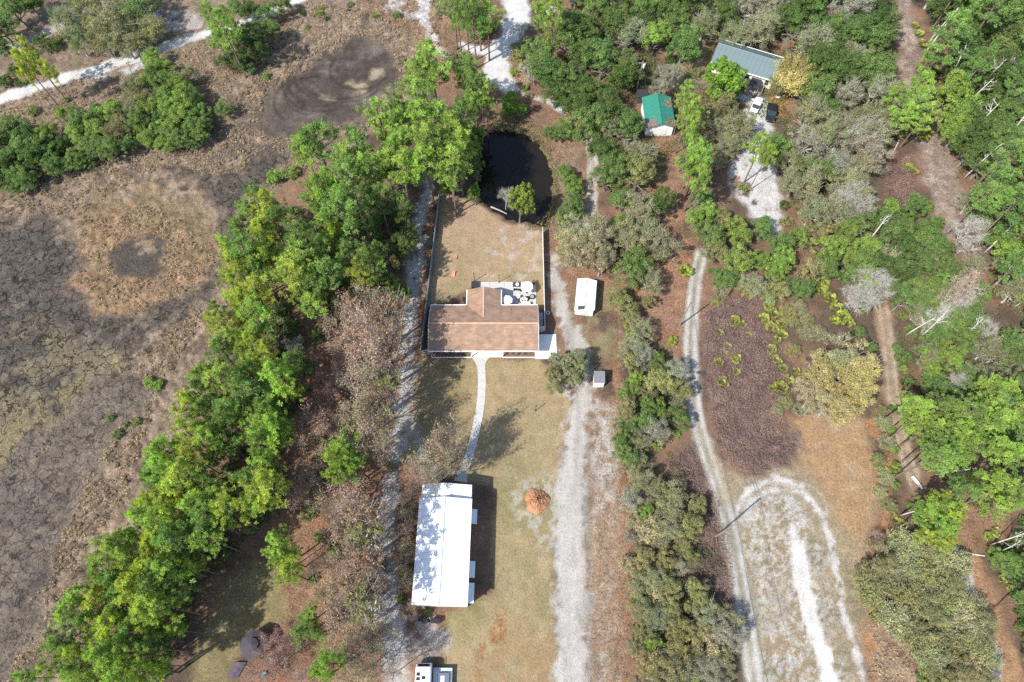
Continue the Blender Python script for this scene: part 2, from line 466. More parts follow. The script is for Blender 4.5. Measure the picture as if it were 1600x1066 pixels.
# tracks and roads
layer(G_SAND, "678,262 668,310 659,345 652,400 645,470 640,530 632,600 626,670 612,740 604,820 603,900 612,980 622,1080", SAND, 0.9, 0.9, 2.2,
      width=[1.6, 2.4, 3.4, 3.6, 3.2, 3.4, 2.8, 2.8, 2.2, 2.2, 2.4, 3.2, 3.2], patch=0.22, psize=1.3, lump=0.03, grain=0.7, thr=0.4, seed=121)
layer(None, "680,300 672,345 665,400 658,470 650,540 655,560", (0.33, 0.165, 0.085), 0.5, 0.5, 2, width=0.9, patch=0.35, psize=1.2, grain=1.0, seed=122)
layer(None, "640,660 650,740 690,740 660,690", SAND, 1, 1, 2, opac=0.75, patch=0.45, psize=2, seed=123)
layer(None, "636,560 648,560 634,650 622,640", SAND, 1, 1, 2, opac=0.5, patch=0.45, psize=2, seed=124)
layer(None, "655,962 700,968 705,1010 660,1030 625,1010 640,970", SAND, 1, 1.2, 2, opac=0.6, patch=0.55, psize=2, seed=125)
GRAVEL = (0.365, 0.34, 0.305)
layer(G_DRIVE, "866,400 867,430 876,470 890,510 908,545 913,590 906,650 898,705 894,760 892,830 893,900 894,980 896,1085", GRAVEL, 0.6, 1.1, 1.2,
      width=[2.2, 2.3, 2.5, 2.6, 2.7, 2.8, 2.9, 3.8, 4.4, 4.9, 4.9, 4.5, 4.3], var=0.07, lump=0.02, grain=0.4, streak=0.22, seed=131)
layer(None, "884,705 878,780 880,860 884,960 886,1080", (0.41, 0.38, 0.34), 0.8, 0.6, 3, width=0.8, opac=0.7, seed=132)
layer(None, "907,700 904,780 904,860 905,960 906,1080", (0.41, 0.38, 0.34), 0.8, 0.6, 3, width=0.8, opac=0.7, seed=133)
layer(None, "872,560 886,640 880,700 868,760 868,1080 886,1080 886,760 892,690 904,620 880,540", (0.42, 0.40, 0.37), 1.2, 1.2, 1.2, opac=0.8, patch=0.52, psize=0.6, seed=139)
layer(None, "925,615 963,640 968,1080 922,1080 922,760", (0.30, 0.225, 0.15), 1.5, 1.2, 3, opac=0.85, grain=0.8, seed=140, col2=(0.24, 0.195, 0.11), mix=-0.05, msize=3)
layer(None, "928,625 958,640 964,720 950,800 930,800", SAND, 1.5, 1.5, 1.5, opac=0.85, patch=0.5, psize=0.9, seed=144)
layer(None, "925,800 960,800 965,1080 925,1080", SAND, 1.5, 1.5, 1.5, opac=0.6, patch=0.62, psize=0.8, seed=145)
layer(None, "918,690 916,800 924,880 922,980 920,1080", (0.30, 0.29, 0.27), 0.5, 0.5, 3, width=0.7, opac=0.7, seed=136)
layer(None, "800,745 870,735 880,800 870,850 850,860 812,820", (0.40, 0.365, 0.31), 1.5, 1.5, 3, opac=0.7, patch=0.5, psize=1.0, seed=134)
layer(None, "920,612 960,640 965,700 960,800 930,800 925,700", SAND, 1.5, 1.5, 3, opac=0.65, patch=0.52, psize=1.1, seed=135)
layer(None, "925,800 975,780 978,1080 930,1080", (0.33, 0.225, 0.15), 1.5, 1.2, 3, opac=0.6, patch=0.4, psize=3, seed=137)
layer(None, "905,455 968,440 972,500 955,560 925,560 895,500", (0.255, 0.215, 0.115), 1.5, 1.3, 3, opac=0.8, patch=0.40, psize=3, seed=138, col2=SAND, mix=-0.2, msize=1.5)
# the narrow sand road on the right: pale ruts, grey grass between
ROAD_R = "1096,396 1088,430 1082,480 1079,530 1080,590 1086,640 1098,690 1112,730 1128,780 1143,835 1154,890 1163,950 1172,1010 1182,1085"
layer(G_ROAD, ROAD_R, (0.27, 0.245, 0.19), 0.5, 0.4, 2, width=[2.3, 2.4, 2.5, 2.4, 2.5, 2.6, 2.8, 3.2, 3.3, 3.3, 3.3, 3.2, 3.2, 3.2], var=0.08, lump=0.03, grain=0.5, streak=0.2, seed=141)
Pq = gpoly(ROAD_R)
for off in (-0.8, 0.75):
    layer(None, [(p[0] + off, p[1]) for p in Pq], (0.46, 0.435, 0.40), 0.35, 0.2, 3, width=0.75, opac=0.9, seed=142)
layer(None, "1112,700 1135,740 1165,750 1135,800 1120,760", (0.33, 0.27, 0.175), 1, 1, 3, opac=0.8, seed=143)
# white sand road top left, and its neighbour
layer(G_ROAD, "-60,172 0,155 55,138 110,120 165,104 220,88 270,70 330,50 400,28 470,0 520,-30", (0.50, 0.48, 0.45), 0.7, 0.9, 3, width=[3.2, 3.4, 3.2, 3, 3, 2.9, 3.0, 2.8, 2.5, 2.2, 2], lump=0.03, grain=0.4, seed=151)
layer(None, "120,118 150,125 200,110 245,92", (0.46, 0.43, 0.40), 0.6, 0.7, 2, width=1.6, patch=0.4, psize=1.5, seed=152)
layer(G_SAND, "-30,90 30,68 70,50 110,32 130,20", (0.42, 0.38, 0.345), 0.8, 1, 3, width=2.2, lump=0.03, seed=153)
layer(None, "240,20 310,20 320,50 260,70", SAND, 1.5, 1.5, 3, opac=0.7, patch=0.5, psize=2, seed=154)
# white sand fork at the top centre
layer(G_SAND, "780,-20 822,-20 832,30 812,55 805,80 790,95 795,115 806,140 790,148 772,130 755,150 735,148 752,118 757,88 725,78 712,68 720,62 760,74 785,50 792,20", (0.50, 0.485, 0.46), 0.7, 0.8, 3, lump=0.03, grain=0.35, seed=161)
layer(G_SAND, "790,98 796,118 806,136 820,146 840,155 862,162 880,176", (0.52, 0.50, 0.47), 0.5, 0.6, 2, width=[1.4, 1.5, 1.5, 1.1, 1.1, 1.8, 1.8], seed=162)
layer(None, "838,32 858,18 868,8", SAND, 0.6, 0.6, 2, width=1.4, seed=163)
layer(G_SAND, "600,-10 608,12 640,30 668,22 672,-10", SAND, 1.0, 1.5, 3, patch=0.42, psize=2.5, seed=164)
layer(G_SAND, "664,-10 662,30 672,52 686,76 702,98", (0.50, 0.47, 0.44), 0.6, 0.7, 2, width=[3.2, 2.6, 1.8, 1.8, 1.2], patch=0.3, psize=2, seed=165)
# the track right of the pond
layer(G_SAND, "915,196 920,215 926,250 926,290 920,335 912,360", (0.44, 0.40, 0.36), 0.5, 0.5, 2, width=2.2, lump=0.03, seed=171)
layer(None, "915,196 920,215 926,250 926,290 920,335", (0.32, 0.25, 0.19), 0.3, 0.3, 2, width=0.5, opac=0.8, seed=172)
layer(None, "862,215 905,190 915,340 860,360 870,300", (0.27, 0.185, 0.125), 1.5, 1.5, 4, opac=0.9, lump=0.15, grain=0.9, seed=173)
# sandy yard of the upper right house
layer(G_SAND, "1158,150 1200,150 1205,200 1190,235 1215,260 1225,320 1215,365 1190,350 1165,320 1140,285 1140,250 1165,225 1160,190", (0.50, 0.485, 0.475), 1.0, 1.2, 3, lump=0.03, patch=0.2, psize=2.5, seed=181)
layer(None, "1200,140 1232,150 1225,185 1200,175", (0.36, 0.185, 0.09), 0.8, 0.8, 3, seed=182)
layer(None, "1040,75 1100,60 1110,130 1080,150 1045,130", (0.29, 0.225, 0.15), 2, 1.5, 4, opac=0.8, seed=183, col2=SAND, mix=-0.12, msize=2.5)
# the overgrown tracks on the far right
layer(G_ROAD, "1408,-30 1415,40 1422,90 1420,130 1440,180 1462,230 1472,280 1490,330 1510,380 1530,420", (0.31, 0.235, 0.19), 1.5, 1.6, 4, width=[4, 4.6, 5, 4, 3.6, 5.2, 7, 7, 5, 3], lump=0.14, var=0.25, col2=(0.40, 0.325, 0.275), msize=2.5, mix=-0.03, grain=1.0, seed=191)
layer(G_ROAD, "1376,462 1386,520 1392,580 1398,640 1408,690 1425,740 1430,760", (0.30, 0.22, 0.15), 0.8, 0.8, 3, width=2.6, lump=0.05, seed=193)
for off in (-0.75, 0.7):
    layer(None, [(p[0] + off, p[1]) for p in gpoly("1376,462 1386,520 1392,580 1398,640 1410,690 1425,740 1430,760")], (0.42, 0.34, 0.255), 0.3, 0.3, 2, width=0.5, opac=0.8, seed=194)
layer(G_ROAD, "1488,840 1502,870 1522,920 1545,970 1568,1020 1590,1085", (0.36, 0.215, 0.12), 1.0, 0.9, 3, width=[5, 4.6, 4.4, 4.2, 4.6, 5], lump=0.04, grain=0.8, seed=195)
layer(None, "1490,850 1508,900 1526,950 1545,1000 1560,1080", (0.50, 0.47, 0.43), 0.5, 0.7, 2, width=1.9, patch=0.25, psize=1.6, seed=196)
layer(None, "1495,790 1560,770 1600,790 1560,850 1500,850", (0.28, 0.165, 0.10), 2, 1.5, 4, grain=1.0, seed=197)

# relief
POND = gpoly("738,268 744,225 760,202 785,196 815,202 842,218 860,245 866,280 866,320 854,350 832,352 793,338 760,322 742,300")
pd = polysd(X, Y, POND) + 1.1 * fbm(X, Y, 3, 4, 77)
bank = smooth01((1.3 - pd) / 4.6)
Z = LUMP * fbm(X, Y, 1.1, 3, 201) + 0.5 * LUMP * fbm(X, Y, 0.7, 2, 205)
inner = (X > -136) & (X < 136) & (Y > -12) & (Y < 158)
Z = np.where(inner, Z, 0)
flat = smooth01((1.0 - np.maximum(np.maximum(-17.0 - X, X - 18.5), np.maximum(40.5 - Y, Y - 68.0))) / 1.5)   # house plot is level
flat2 = smooth01((1.0 - np.maximum(np.maximum(-16.0 - X, X - -5.0), np.maximum(-3.0 - Y, Y - 40.0))) / 1.5)
Z = Z * (1 - 0.92 * np.maximum(flat, flat2)) - 2.2 * bank
WETC = lin((0.125, 0.10, 0.06))
wet = smooth01((0.9 - pd) / 1.2)[:, None]
C[:] = C * (1 - wet) + WETC * wet
CLS[pd < 0.2] = 0

gm, gnt, gb = nodes_of('earth')
N, L = gnt.nodes, gnt.links
geo = N.new('ShaderNodeNewGeometry')
def noise(scale, det=5, rough=0.65):
    n = N.new('ShaderNodeTexNoise')
    n.inputs['Scale'].default_value = scale
    n.inputs['Detail'].default_value = det
    n.inputs['Roughness'].default_value = rough
    L.new(geo.outputs['Position'], n.inputs['Vector'])
    return n.outputs[0]
def math_(op, a, b=None, c=None):
    n = N.new('ShaderNodeMath')
    n.operation = op
    for i, q in enumerate((a, b, c)):
        if q is None:
            continue
        if isinstance(q, (int, float)):
            n.inputs[i].default_value = q
        else:
            L.new(q, n.inputs[i])
    return n.outputs[0]
def attr(nm):
    n = N.new('ShaderNodeAttribute')
    n.attribute_name = nm
    return n
cola, graina, cracka = attr('Col'), attr('grain'), attr('crack')
f1 = noise(2.7, 6, 0.85)
f2 = noise(0.75, 5, 0.7)
grain = math_('MULTIPLY_ADD', math_('SUBTRACT', f1, 0.5), 3.6, 0.0)
grain = math_('ADD', grain, math_('MULTIPLY', math_('SUBTRACT', f2, 0.5), 1.3))
val = math_('MULTIPLY_ADD', grain, graina.outputs['Fac'], 1.0)
vor = N.new('ShaderNodeTexVoronoi')
vor.feature = 'DISTANCE_TO_EDGE'
vor.inputs['Scale'].default_value = 0.55
wob = N.new('ShaderNodeTexNoise')
wob.inputs['Scale'].default_value = 0.7
wob.inputs['Detail'].default_value = 4
L.new(geo.outputs['Position'], wob.inputs['Vector'])
wv = N.new('ShaderNodeVectorMath')
wv.operation = 'MULTIPLY_ADD'
wv.inputs[1].default_value = (3.4, 3.4, 0)
L.new(wob.outputs['Color'], wv.inputs[0])
L.new(geo.outputs['Position'], wv.inputs[2])
L.new(wv.outputs[0], vor.inputs['Vector'])
ck = N.new('ShaderNodeMapRange')
ck.inputs[1].default_value, ck.inputs[2].default_value = 0.01, 0.06
ck.inputs[3].default_value, ck.inputs[4].default_value = 1.0, 0.0
L.new(vor.outputs['Distance'], ck.inputs[0])
crk = math_('MULTIPLY', math_('MULTIPLY', ck.outputs[0], cracka.outputs['Fac']), math_('GREATER_THAN', noise(0.35, 3), 0.42))
val2 = math_('MULTIPLY', math_('MAXIMUM', val, 0.3), math_('MULTIPLY_ADD', crk, -0.8, 1.0))
mulc = N.new('ShaderNodeVectorMath')
mulc.operation = 'SCALE'
L.new(cola.outputs['Color'], mulc.inputs[0])
L.new(val2, mulc.inputs['Scale'])
L.new(mulc.outputs[0], gb.inputs['Base Color'])
gb.inputs['Roughness'].default_value = 0.97
gb.inputs['Specular IOR Level'].default_value = 0.12
bmp = N.new('ShaderNodeBump')
bmp.inputs['Strength'].default_value = 0.8
bmp.inputs['Distance'].default_value = 0.2
L.new(math_('SUBTRACT', math_('MULTIPLY', grain, graina.outputs['Fac']), math_('MULTIPLY', crk, 1.2)), bmp.inputs['Height'])
L.new(bmp.outputs[0], gb.inputs['Normal'])

idx = np.arange(NV, dtype=np.int64).reshape(NY, NX)
quads = np.stack([idx[:-1, :-1], idx[:-1, 1:], idx[1:, 1:], idx[1:, :-1]], -1).reshape(-1, 4)
fcls = CLS[quads[:, 0]]
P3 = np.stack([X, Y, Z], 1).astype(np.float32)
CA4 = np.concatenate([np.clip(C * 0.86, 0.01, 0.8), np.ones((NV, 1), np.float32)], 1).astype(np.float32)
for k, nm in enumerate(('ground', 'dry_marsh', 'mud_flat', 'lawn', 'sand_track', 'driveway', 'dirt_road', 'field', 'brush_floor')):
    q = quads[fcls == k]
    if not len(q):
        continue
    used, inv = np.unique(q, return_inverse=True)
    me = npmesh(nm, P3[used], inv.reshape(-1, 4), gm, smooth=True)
    a = me.attributes.new('Col', 'FLOAT_COLOR', 'POINT')
    a.data.foreach_set('color', CA4[used].ravel())
    for an, arr in (('grain', GRAIN), ('crack', CRACK)):
        a = me.attributes.new(an, 'FLOAT', 'POINT')
        a.data.foreach_set('value', arr[used].astype(np.float32))
    o = bpy.data.objects.new(nm, me)
    COL.objects.link(o)
    o['kind'] = 'structure'

# pond water
wm, wnt, wb = nodes_of('pond_water')
wb.inputs['Base Color'].default_value = (0.006, 0.006, 0.006, 1)
wb.inputs['Roughness'].default_value = 0.06
wb.inputs['IOR'].default_value = 1.33
wb.inputs['Alpha'].default_value = 0.72
wnz = wnt.nodes.new('ShaderNodeTexNoise')
wnz.inputs['Scale'].default_value = 1.2
wbp = wnt.nodes.new('ShaderNodeBump')
wbp.inputs['Strength'].default_value = 0.05
wnt.links.new(wnz.outputs[0], wbp.inputs['Height'])
wnt.links.new(wbp.outputs[0], wb.inputs['Normal'])
wp = MB()
cx_, cy_ = sum(p[0] for p in POND) / len(POND), sum(p[1] for p in POND) / len(POND)
wp.add([(cx_ + (p[0] - cx_) * 1.12, cy_ + (p[1] - cy_) * 1.12, -0.62) for p in POND], [tuple(range(len(POND)))])
wo = wp.build('pond_water', wm)
wo['kind'] = 'structure'
# ------------------------------------------------------------------ plants: a few shapes of each kind, shared by the copies
def unit(v):
    return v / np.maximum(np.linalg.norm(v, axis=-1, keepdims=True), 1e-6)

def leaf_quads(cen, nrm, ln, wd, r):
    """pointed leaf-sized quads at cen, facing nrm"""
    n = len(cen)
    t = unit(np.cross(nrm, unit(r.normal(size=(n, 3)))))
    b = np.cross(nrm, t)
    L_ = (ln * r.uniform(0.65, 1.35, n))[:, None]
    W_ = (wd * r.uniform(0.7, 1.3, n))[:, None]
    v = np.stack([cen - t * L_ * 0.5, cen + b * W_ * 0.5, cen + t * L_ * 0.5, cen - b * W_ * 0.5], 1).reshape(-1, 3)
    return v

def quads_of(n):
    return np.arange(n * 4, dtype=np.int32).reshape(n, 4)

def clump_leaves(cents, rads, per, ln, wd, r, out=0.5, up=0.35, flat=0.75, tone_c=None):
    cs, ns, ts = [], [], []
    for i, (c, q) in enumerate(zip(cents, rads)):
        k = max(6, int(per * r.uniform(0.75, 1.25)))
        d = unit(r.normal(size=(k, 3)))
        rad = q * r.uniform(0.25, 1.0, k) ** 0.5
        p = np.array(c)[None] + d * rad[:, None] * np.array([1, 1, flat])
        nn = unit(d * out + np.array([0, 0, up]) + r.normal(size=(k, 3)) * 0.45)
        cs.append(p); ns.append(nn)
        tc = (tone_c[i] if tone_c is not None else r.uniform(0.3, 0.7))
        ts.append(np.clip(tc + r.normal(size=k) * 0.14, 0, 1))
    return np.concatenate(cs), np.concatenate(ns), np.concatenate(ts)

def crown_mesh(name, cen, nrm, tone, ln, wd, r, m=None):
    v = leaf_quads(cen, nrm, ln, wd, r)
    return npmesh(name, v, quads_of(len(cen)), m or LEAF, tone)

def mb_mesh(mb, name, m):
    me = mb.mesh(name)
    me.materials.append(m)
    for p in me.polygons:
        p.use_smooth = True
    return me

VAR = {}                                             # kind -> list of (trunk mesh, crown mesh or None, extra, R, Hc, H)

def make_pine(i, dense=1.0):
    """slash pine: bare lower trunk, ragged tiers of limbs, star-shaped needle tufts along their outer half"""
    r = np.random.default_rng(100 + i)
    H = 15.0
    bend = r.uniform(-0.6, 0.6, 2)
    ax = lambda z: Vector((bend[0] * (z / H) ** 2 * 1.2, bend[1] * (z / H) ** 2 * 1.2, z))
    tr = MB().tube([ax(z) for z in (-0.2, 0.6, 3, 6, 9, 12, 14.2, H)], [0.24, 0.19, 0.165, 0.15, 0.125, 0.09, 0.05, 0.02], 7)
    tc, tq, tt = [], [], []
    nb = int(r.integers(20, 30))
    zb = H * r.uniform(0.45, 0.6)
    ph = r.uniform(0, 6)
    for k in range(nb):
        t = (k + r.uniform(0, 0.9)) / nb
        z = zb + (H * 0.97 - zb) * t
        a = ph + k * 2.4 + r.uniform(-0.6, 0.6)
        ln = (3.1 * (1 - t) ** 0.6 * (0.5 + 0.5 * min(1, t * 4)) + 0.4) * r.uniform(0.45, 1.2)
        o = ax(z)
        e = o + Vector((math.cos(a) * ln, math.sin(a) * ln, ln * r.uniform(0.05, 0.6)))
        mid = o.lerp(e, 0.5) + Vector((0, 0, -0.08 * ln))
        tr.tube([o, mid, e], [0.05, 0.035, 0.015], 4, False)
        tn = r.uniform(0.2, 0.85)
        for q in range(int(3 + ln * 3.0)):
            f_ = r.uniform(0.45, 1.05) ** 0.8
            side = Vector(r.normal(size=3)) * 0.26 * (0.6 + 0.5 * ln * f_)
            side.z = abs(side.z) * 0.8
            c = mid.lerp(e, (f_ - 0.5) * 2) if f_ > 0.5 else o.lerp(mid, f_ * 2)
            c = c + side
            tc.append(tuple(c)); tq.append(r.uniform(0.34, 0.52)); tt.append(tn + r.normal() * 0.1)
    tp = ax(H)
    for q in range(5):
        tc.append((tp.x + r.normal() * 0.25, tp.y + r.normal() * 0.25, tp.z - r.uniform(-0.1, 0.9))); tq.append(0.42); tt.append(0.8)
    per = 34
    C0 = np.repeat(np.array(tc), per, 0)
    Q0 = np.repeat(np.array(tq), per)[:, None]
    n = len(C0)
    d = unit(r.normal(size=(n, 3)) + np.array([0, 0, 0.45]))
    s = unit(np.cross(d, r.normal(size=(n, 3))))
    ln = Q0 * r.uniform(0.75, 1.25, (n, 1))
    w = 0.034 + 0.02 * r.random((n, 1))
    v = np.stack([C0 + d * ln * 0.1, C0 + d * ln * 0.6 + s * w, C0 + d * ln, C0 + d * ln * 0.6 - s * w], 1).reshape(-1, 3)
    tone = np.clip(np.repeat(np.array(tt), per) + r.normal(size=n) * 0.12, 0, 1)
    crown = npmesh('pine_needles', v, quads_of(n), LEAF, tone)
    return mb_mesh(tr, 'pine_trunk', BARK_PINE), crown, None, 3.0, 11.0, H

def branchy(r, H, Rr, levels, bark_r=0.2, up=0.55, zfork=0.3, n0=6, twig=True, tw=0.035, nseg=(4, 4, 4)):
    """trunk that forks again and again; returns the MB, the tips and the twig quads"""
    mb = MB()
    tips, tw_c = [], []
    top = Vector((r.normal() * 0.2, r.normal() * 0.2, H * zfork))
    mb.tube([(0, 0, -0.2), (0, 0, H * zfork * 0.5), top], [bark_r * 1.25, bark_r, bark_r * 0.85], 7, False)
    cur = []
    for k in range(n0):
        a = 2 * math.pi * (k + r.uniform(-0.3, 0.3)) / n0
        el = r.uniform(up * 0.6, min(1.45, up * 1.6))
        cur.append((top, Vector((math.cos(a) * math.cos(el), math.sin(a) * math.cos(el), math.sin(el))), bark_r * 0.6))
    cur.append((top, Vector((r.normal() * 0.2, r.normal() * 0.2, 1)).normalized(), bark_r * 0.7))
    seg = math.hypot(Rr, H * (1 - zfork)) * 0.40
    for lv in range(levels):
        nxt = []
        for o, d, q in cur:
            ln = seg * r.uniform(0.7, 1.15)
            e = o + d * ln
            e.z = max(e.z, 0.3)
            mid = o.lerp(e, 0.5) + Vector(r.normal(size=3)) * ln * 0.08
            if q > 0.012:
                mb.tube([o, mid, e], [q, q * 0.8, q * 0.55], 5 if lv == 0 else 3, False)
            for _ in range(nseg[min(lv, len(nseg) - 1)]):
                nd = (d + Vector(r.normal(size=3)) * 0.55 + Vector((0, 0, 0.12))).normalized()
                s = o.lerp(e, r.uniform(0.45, 1.0))
                nxt.append((s, nd, q * 0.5))
        cur = nxt
        seg *= 0.62
    for o, d, q in cur:
        e = o + d * seg * r.uniform(0.7, 1.4)
        tips.append(e)
        tw_c.append((o, e))
    return mb, tips, tw_c

def twig_mesh(name, tw_c, r, m, per=3, w=0.035, spread=0.5):
    vs_, fs_ = [], 0
    for o, e in tw_c:
        o, e = np.array(o), np.array(e)
        for k in range(per):
            a = o + (e - o) * r.uniform(0, 0.5)
            b = e + r.normal(size=3) * spread * np.linalg.norm(e - o)
            s = unit(np.cross(b - a, r.normal(size=3))) * w
            vs_ += [a - s, a + s, b + s * 0.3, b - s * 0.3]
    v = np.array(vs_)
    n = len(v) // 4
    return npmesh(name, v, quads_of(n), m, r.uniform(0.3, 0.7, n))

def make_oak(i, Rr=4.5, H=9.0, moss=False, nclump=95, per=88, ln=0.29, wd=0.18, bark=None, cz=0.52, ch=0.44, zf=0.28):
    r = np.random.default_rng(300 + i)
    mb, tips, tw = branchy(r, H * 0.8, Rr * 0.75, 2, 0.28, 0.55, zf, 6, nseg=(3, 3))
    cents, rads, tones = [], [], []
    lobes = [(r.normal(size=2) * Rr * 0.33, r.uniform(0.45, 0.7)) for _ in range(7)]
    for k in range(nclump):
        lc, lr = lobes[k % 7]
        d = unit(r.normal(size=3))
        d[2] = abs(d[2]) * 1.1 - 0.22
        q = Rr * lr * r.uniform(0.72, 1.02)
        c = np.array([lc[0] + d[0] * q, lc[1] + d[1] * q, H * cz + d[2] * H * ch * r.uniform(0.8, 1.05)])
        rr = math.hypot(c[0], c[1])
        if rr > Rr:
            c[:2] *= Rr / rr
        cents.append(c); rads.append(r.uniform(0.55, 1.0) * Rr / 4.5); tones.append(r.uniform(0.2, 0.8))
    c, n, t = clump_leaves(cents, rads, per, ln, wd, r, 0.6, 0.45, 0.7, tones)
    crown = crown_mesh('oak_leaves', c, n, t, ln, wd, r)
    extra = None
    if moss:
        tws = [(cents[k] * np.array([0.75, 0.75, 0.9]), cents[k] * np.array([1.06, 1.06, 1.05])) for k in range(0, nclump)]
        extra = twig_mesh('grey_twigs', tws, r, BARK_GREY, 3, 0.026, 0.55)
    return mb_mesh(mb, 'oak_trunk', bark or BARK_OAK), crown, extra, Rr, H * (cz + 0.1 * ch / 0.44), H

def make_bare(i, H=9.0, Rr=3.8, m=None, per=6, w=0.02, leaves=0, levels=3, ln=0.3):
    r = np.random.default_rng(500 + i)
    m = m or BARK_GREY
    mb, tips, tw = branchy(r, H, Rr, levels, 0.15, 0.75, 0.3, 5, nseg=(4, 4, 3))
    te = twig_mesh('twigs', tw, r, m, per, w, 0.6)
    crown = None
    if leaves:
        T = np.array([tuple(x) for x in tips])
        k = r.integers(0, len(T), leaves)
        cl = r.uniform(0.1, 0.9, len(T))
        cen = T[k] + r.normal(size=(leaves, 3)) * 0.38
        nrm = unit(r.normal(size=(leaves, 3)) * 0.7 + np.array([0, 0, 0.7]))
        crown = crown_mesh('sparse_leaves', cen, nrm, np.clip(cl[k] + r.normal(size=leaves) * 0.15, 0, 1), ln, ln * 0.6, r, DRYLEAF)
    zs = np.array([x.z for x in tips]); rs = np.array([math.hypot(x.x, x.y) for x in tips])
    return mb_mesh(mb, 'bare_trunk', m), crown, te, float(np.percentile(rs, 92)), float(np.median(zs)), float(zs.max())

def make_shrub(i, Rr=1.6, H=1.9, n=26, per=42, ln=0.26, wd=0.15):
    r = np.random.default_rng(700 + i)
    mb = MB()
    cents, rads, tones = [], [], []
    for k in range(n):
        a, q = r.uniform(0, 6.283), Rr * math.sqrt(r.uniform(0, 1)) * 0.85
        z = H * r.uniform(0.35, 0.95) * (1 - 0.45 * (q / Rr) ** 2)
        c = (q * math.cos(a), q * math.sin(a), z)
        cents.append(c); rads.append(r.uniform(0.3, 0.55) * Rr / 1.6); tones.append(r.uniform(0.2, 0.8))
        if k % 4 == 0:
            mb.tube([(0, 0, -0.1), (c[0] * 0.5, c[1] * 0.5, c[2] * 0.6), c], [0.04, 0.03, 0.012], 4, False)
    c, nn, t = clump_leaves(cents, rads, per, ln, wd, r, 0.5, 0.5, 0.8, tones)
    return mb_mesh(mb, 'shrub_stems', BARK_OAK), crown_mesh('shrub_leaves', c, nn, t, ln, wd, r), None, Rr, H * 0.55, H

def make_wispy(i, Rr=2.6, H=3.6):
    """loose grey-green thicket shrub: fine upswept twigs with small leaves"""
    r = np.random.default_rng(800 + i)
    mb = MB()
    tw, cen, ton = [], [], []
    for k in range(75):
        a, q = r.uniform(0, 6.283), Rr * math.sqrt(r.uniform(0, 1))
        base = np.array([q * 0.45 * math.cos(a), q * 0.45 * math.sin(a), 0.2])
        tip = np.array([q * math.cos(a), q * math.sin(a), H * (1 - 0.4 * (q / Rr) ** 2) * r.uniform(0.7, 1.05)])
        tw.append((base + (tip - base) * 0.4, tip))
        if k % 6 == 0:
            mb.tube([(0, 0, -0.1), base, tip * 0.9], [0.05, 0.04, 0.012], 4, False)
        tn = r.uniform(0.15, 0.85)
        for j in range(36):
            cen.append(base + (tip - base) * r.uniform(0.55, 1.05) + r.normal(size=3) * 0.24)
            ton.append(tn + r.normal() * 0.12)
    cen = np.array(cen)
    nrm = unit(r.normal(size=cen.shape) * 0.6 + np.array([-0.2, -0.15, 0.8]))
    return (mb_mesh(mb, 'thicket_stems', BARK_GREY), crown_mesh('thicket_leaves', cen, nrm, np.clip(ton, 0, 1), 0.36, 0.11, r),
            twig_mesh('thicket_twigs', tw, r, BARK_GREY, 2, 0.018, 0.35), Rr, H * 0.6, H)

def make_palmetto(i, Rr=1.7, n=34):
    r = np.random.default_rng(900 + i)
    vs_, ton = [], []
    mb = MB()
    for k in range(n):
        a, q = r.uniform(0, 6.283), Rr * math.sqrt(r.uniform(0, 1)) * 0.8
        c = np.array([q * math.cos(a), q * math.sin(a), r.uniform(0.5, 1.2)])
        if k % 2 == 0:
            mb.tube([(c[0] * 0.6, c[1] * 0.6, -0.05), tuple(c)], [0.025, 0.015], 3, False)
        out = unit(np.array([math.cos(a), math.sin(a), r.uniform(0.3, 1.2)]) + r.normal(size=3) * 0.3)
        s = unit(np.cross(out, np.array([0, 0, 1.0]) + r.normal(size=3) * 0.2))
        tn = r.uniform(0.1, 1.0)
        fl = r.uniform(0.55, 0.85)
        for j in range(9):
            th = R(-80 + 160 * j / 8)
            d = out * math.cos(th) + s * math.sin(th)
            w = np.cross(d, np.cross(out, s)) * 0.085
            e = c + d * fl * r.uniform(0.85, 1.05) + np.array([0, 0, -0.1])
            vs_ += [c, c + d * fl * 0.55 + w, e, c + d * fl * 0.55 - w]
            ton.append(np.clip(tn + r.normal() * 0.08, 0, 1))
    v = np.array(vs_)
    return mb_mesh(mb, 'palmetto_stalks', BARK_OAK), npmesh('palmetto_fans', v, quads_of(len(v) // 4), LEAF, np.array(ton)), None, Rr, 0.9, 1.4

def make_snag(i, H=12.0, forks=5):
    r = np.random.default_rng(950 + i)
    mb = MB()
    bx_, by_ = r.normal(size=2) * 0.5
    P_ = [Vector((bx_ * (z / H) ** 1.5 * 2, by_ * (z / H) ** 1.5 * 2, z)) for z in (-0.2, H * 0.3, H * 0.6, H * 0.85, H)]
    mb.tube(P_, [0.2, 0.16, 0.12, 0.08, 0.03], 7)
    for k in range(forks):
        z = H * r.uniform(0.5, 0.95)
        o = P_[1].lerp(P_[4], (z - H * 0.3) / (H * 0.7))
        a = r.uniform(0, 6.283)
        e = o + Vector((math.cos(a) * 1.6, math.sin(a) * 1.6, r.uniform(0.4, 1.6))) * r.uniform(0.6, 1.2)
        mid = o.lerp(e, 0.5) + Vector(r.normal(size=3)) * 0.15
        mb.tube([o, mid, e], [0.07, 0.05, 0.02], 5, False)
        for j in range(3):
            e2 = mid.lerp(e, r.uniform(0, 1))
            mb.tube([e2, e2 + Vector(r.normal(size=3)) * 0.5 + Vector((0, 0, 0.3))], [0.03, 0.01], 4, False)
    return mb_mesh(mb, 'snag_trunk', BARK_WHITE), None, None, 1.5, H * 0.7, H

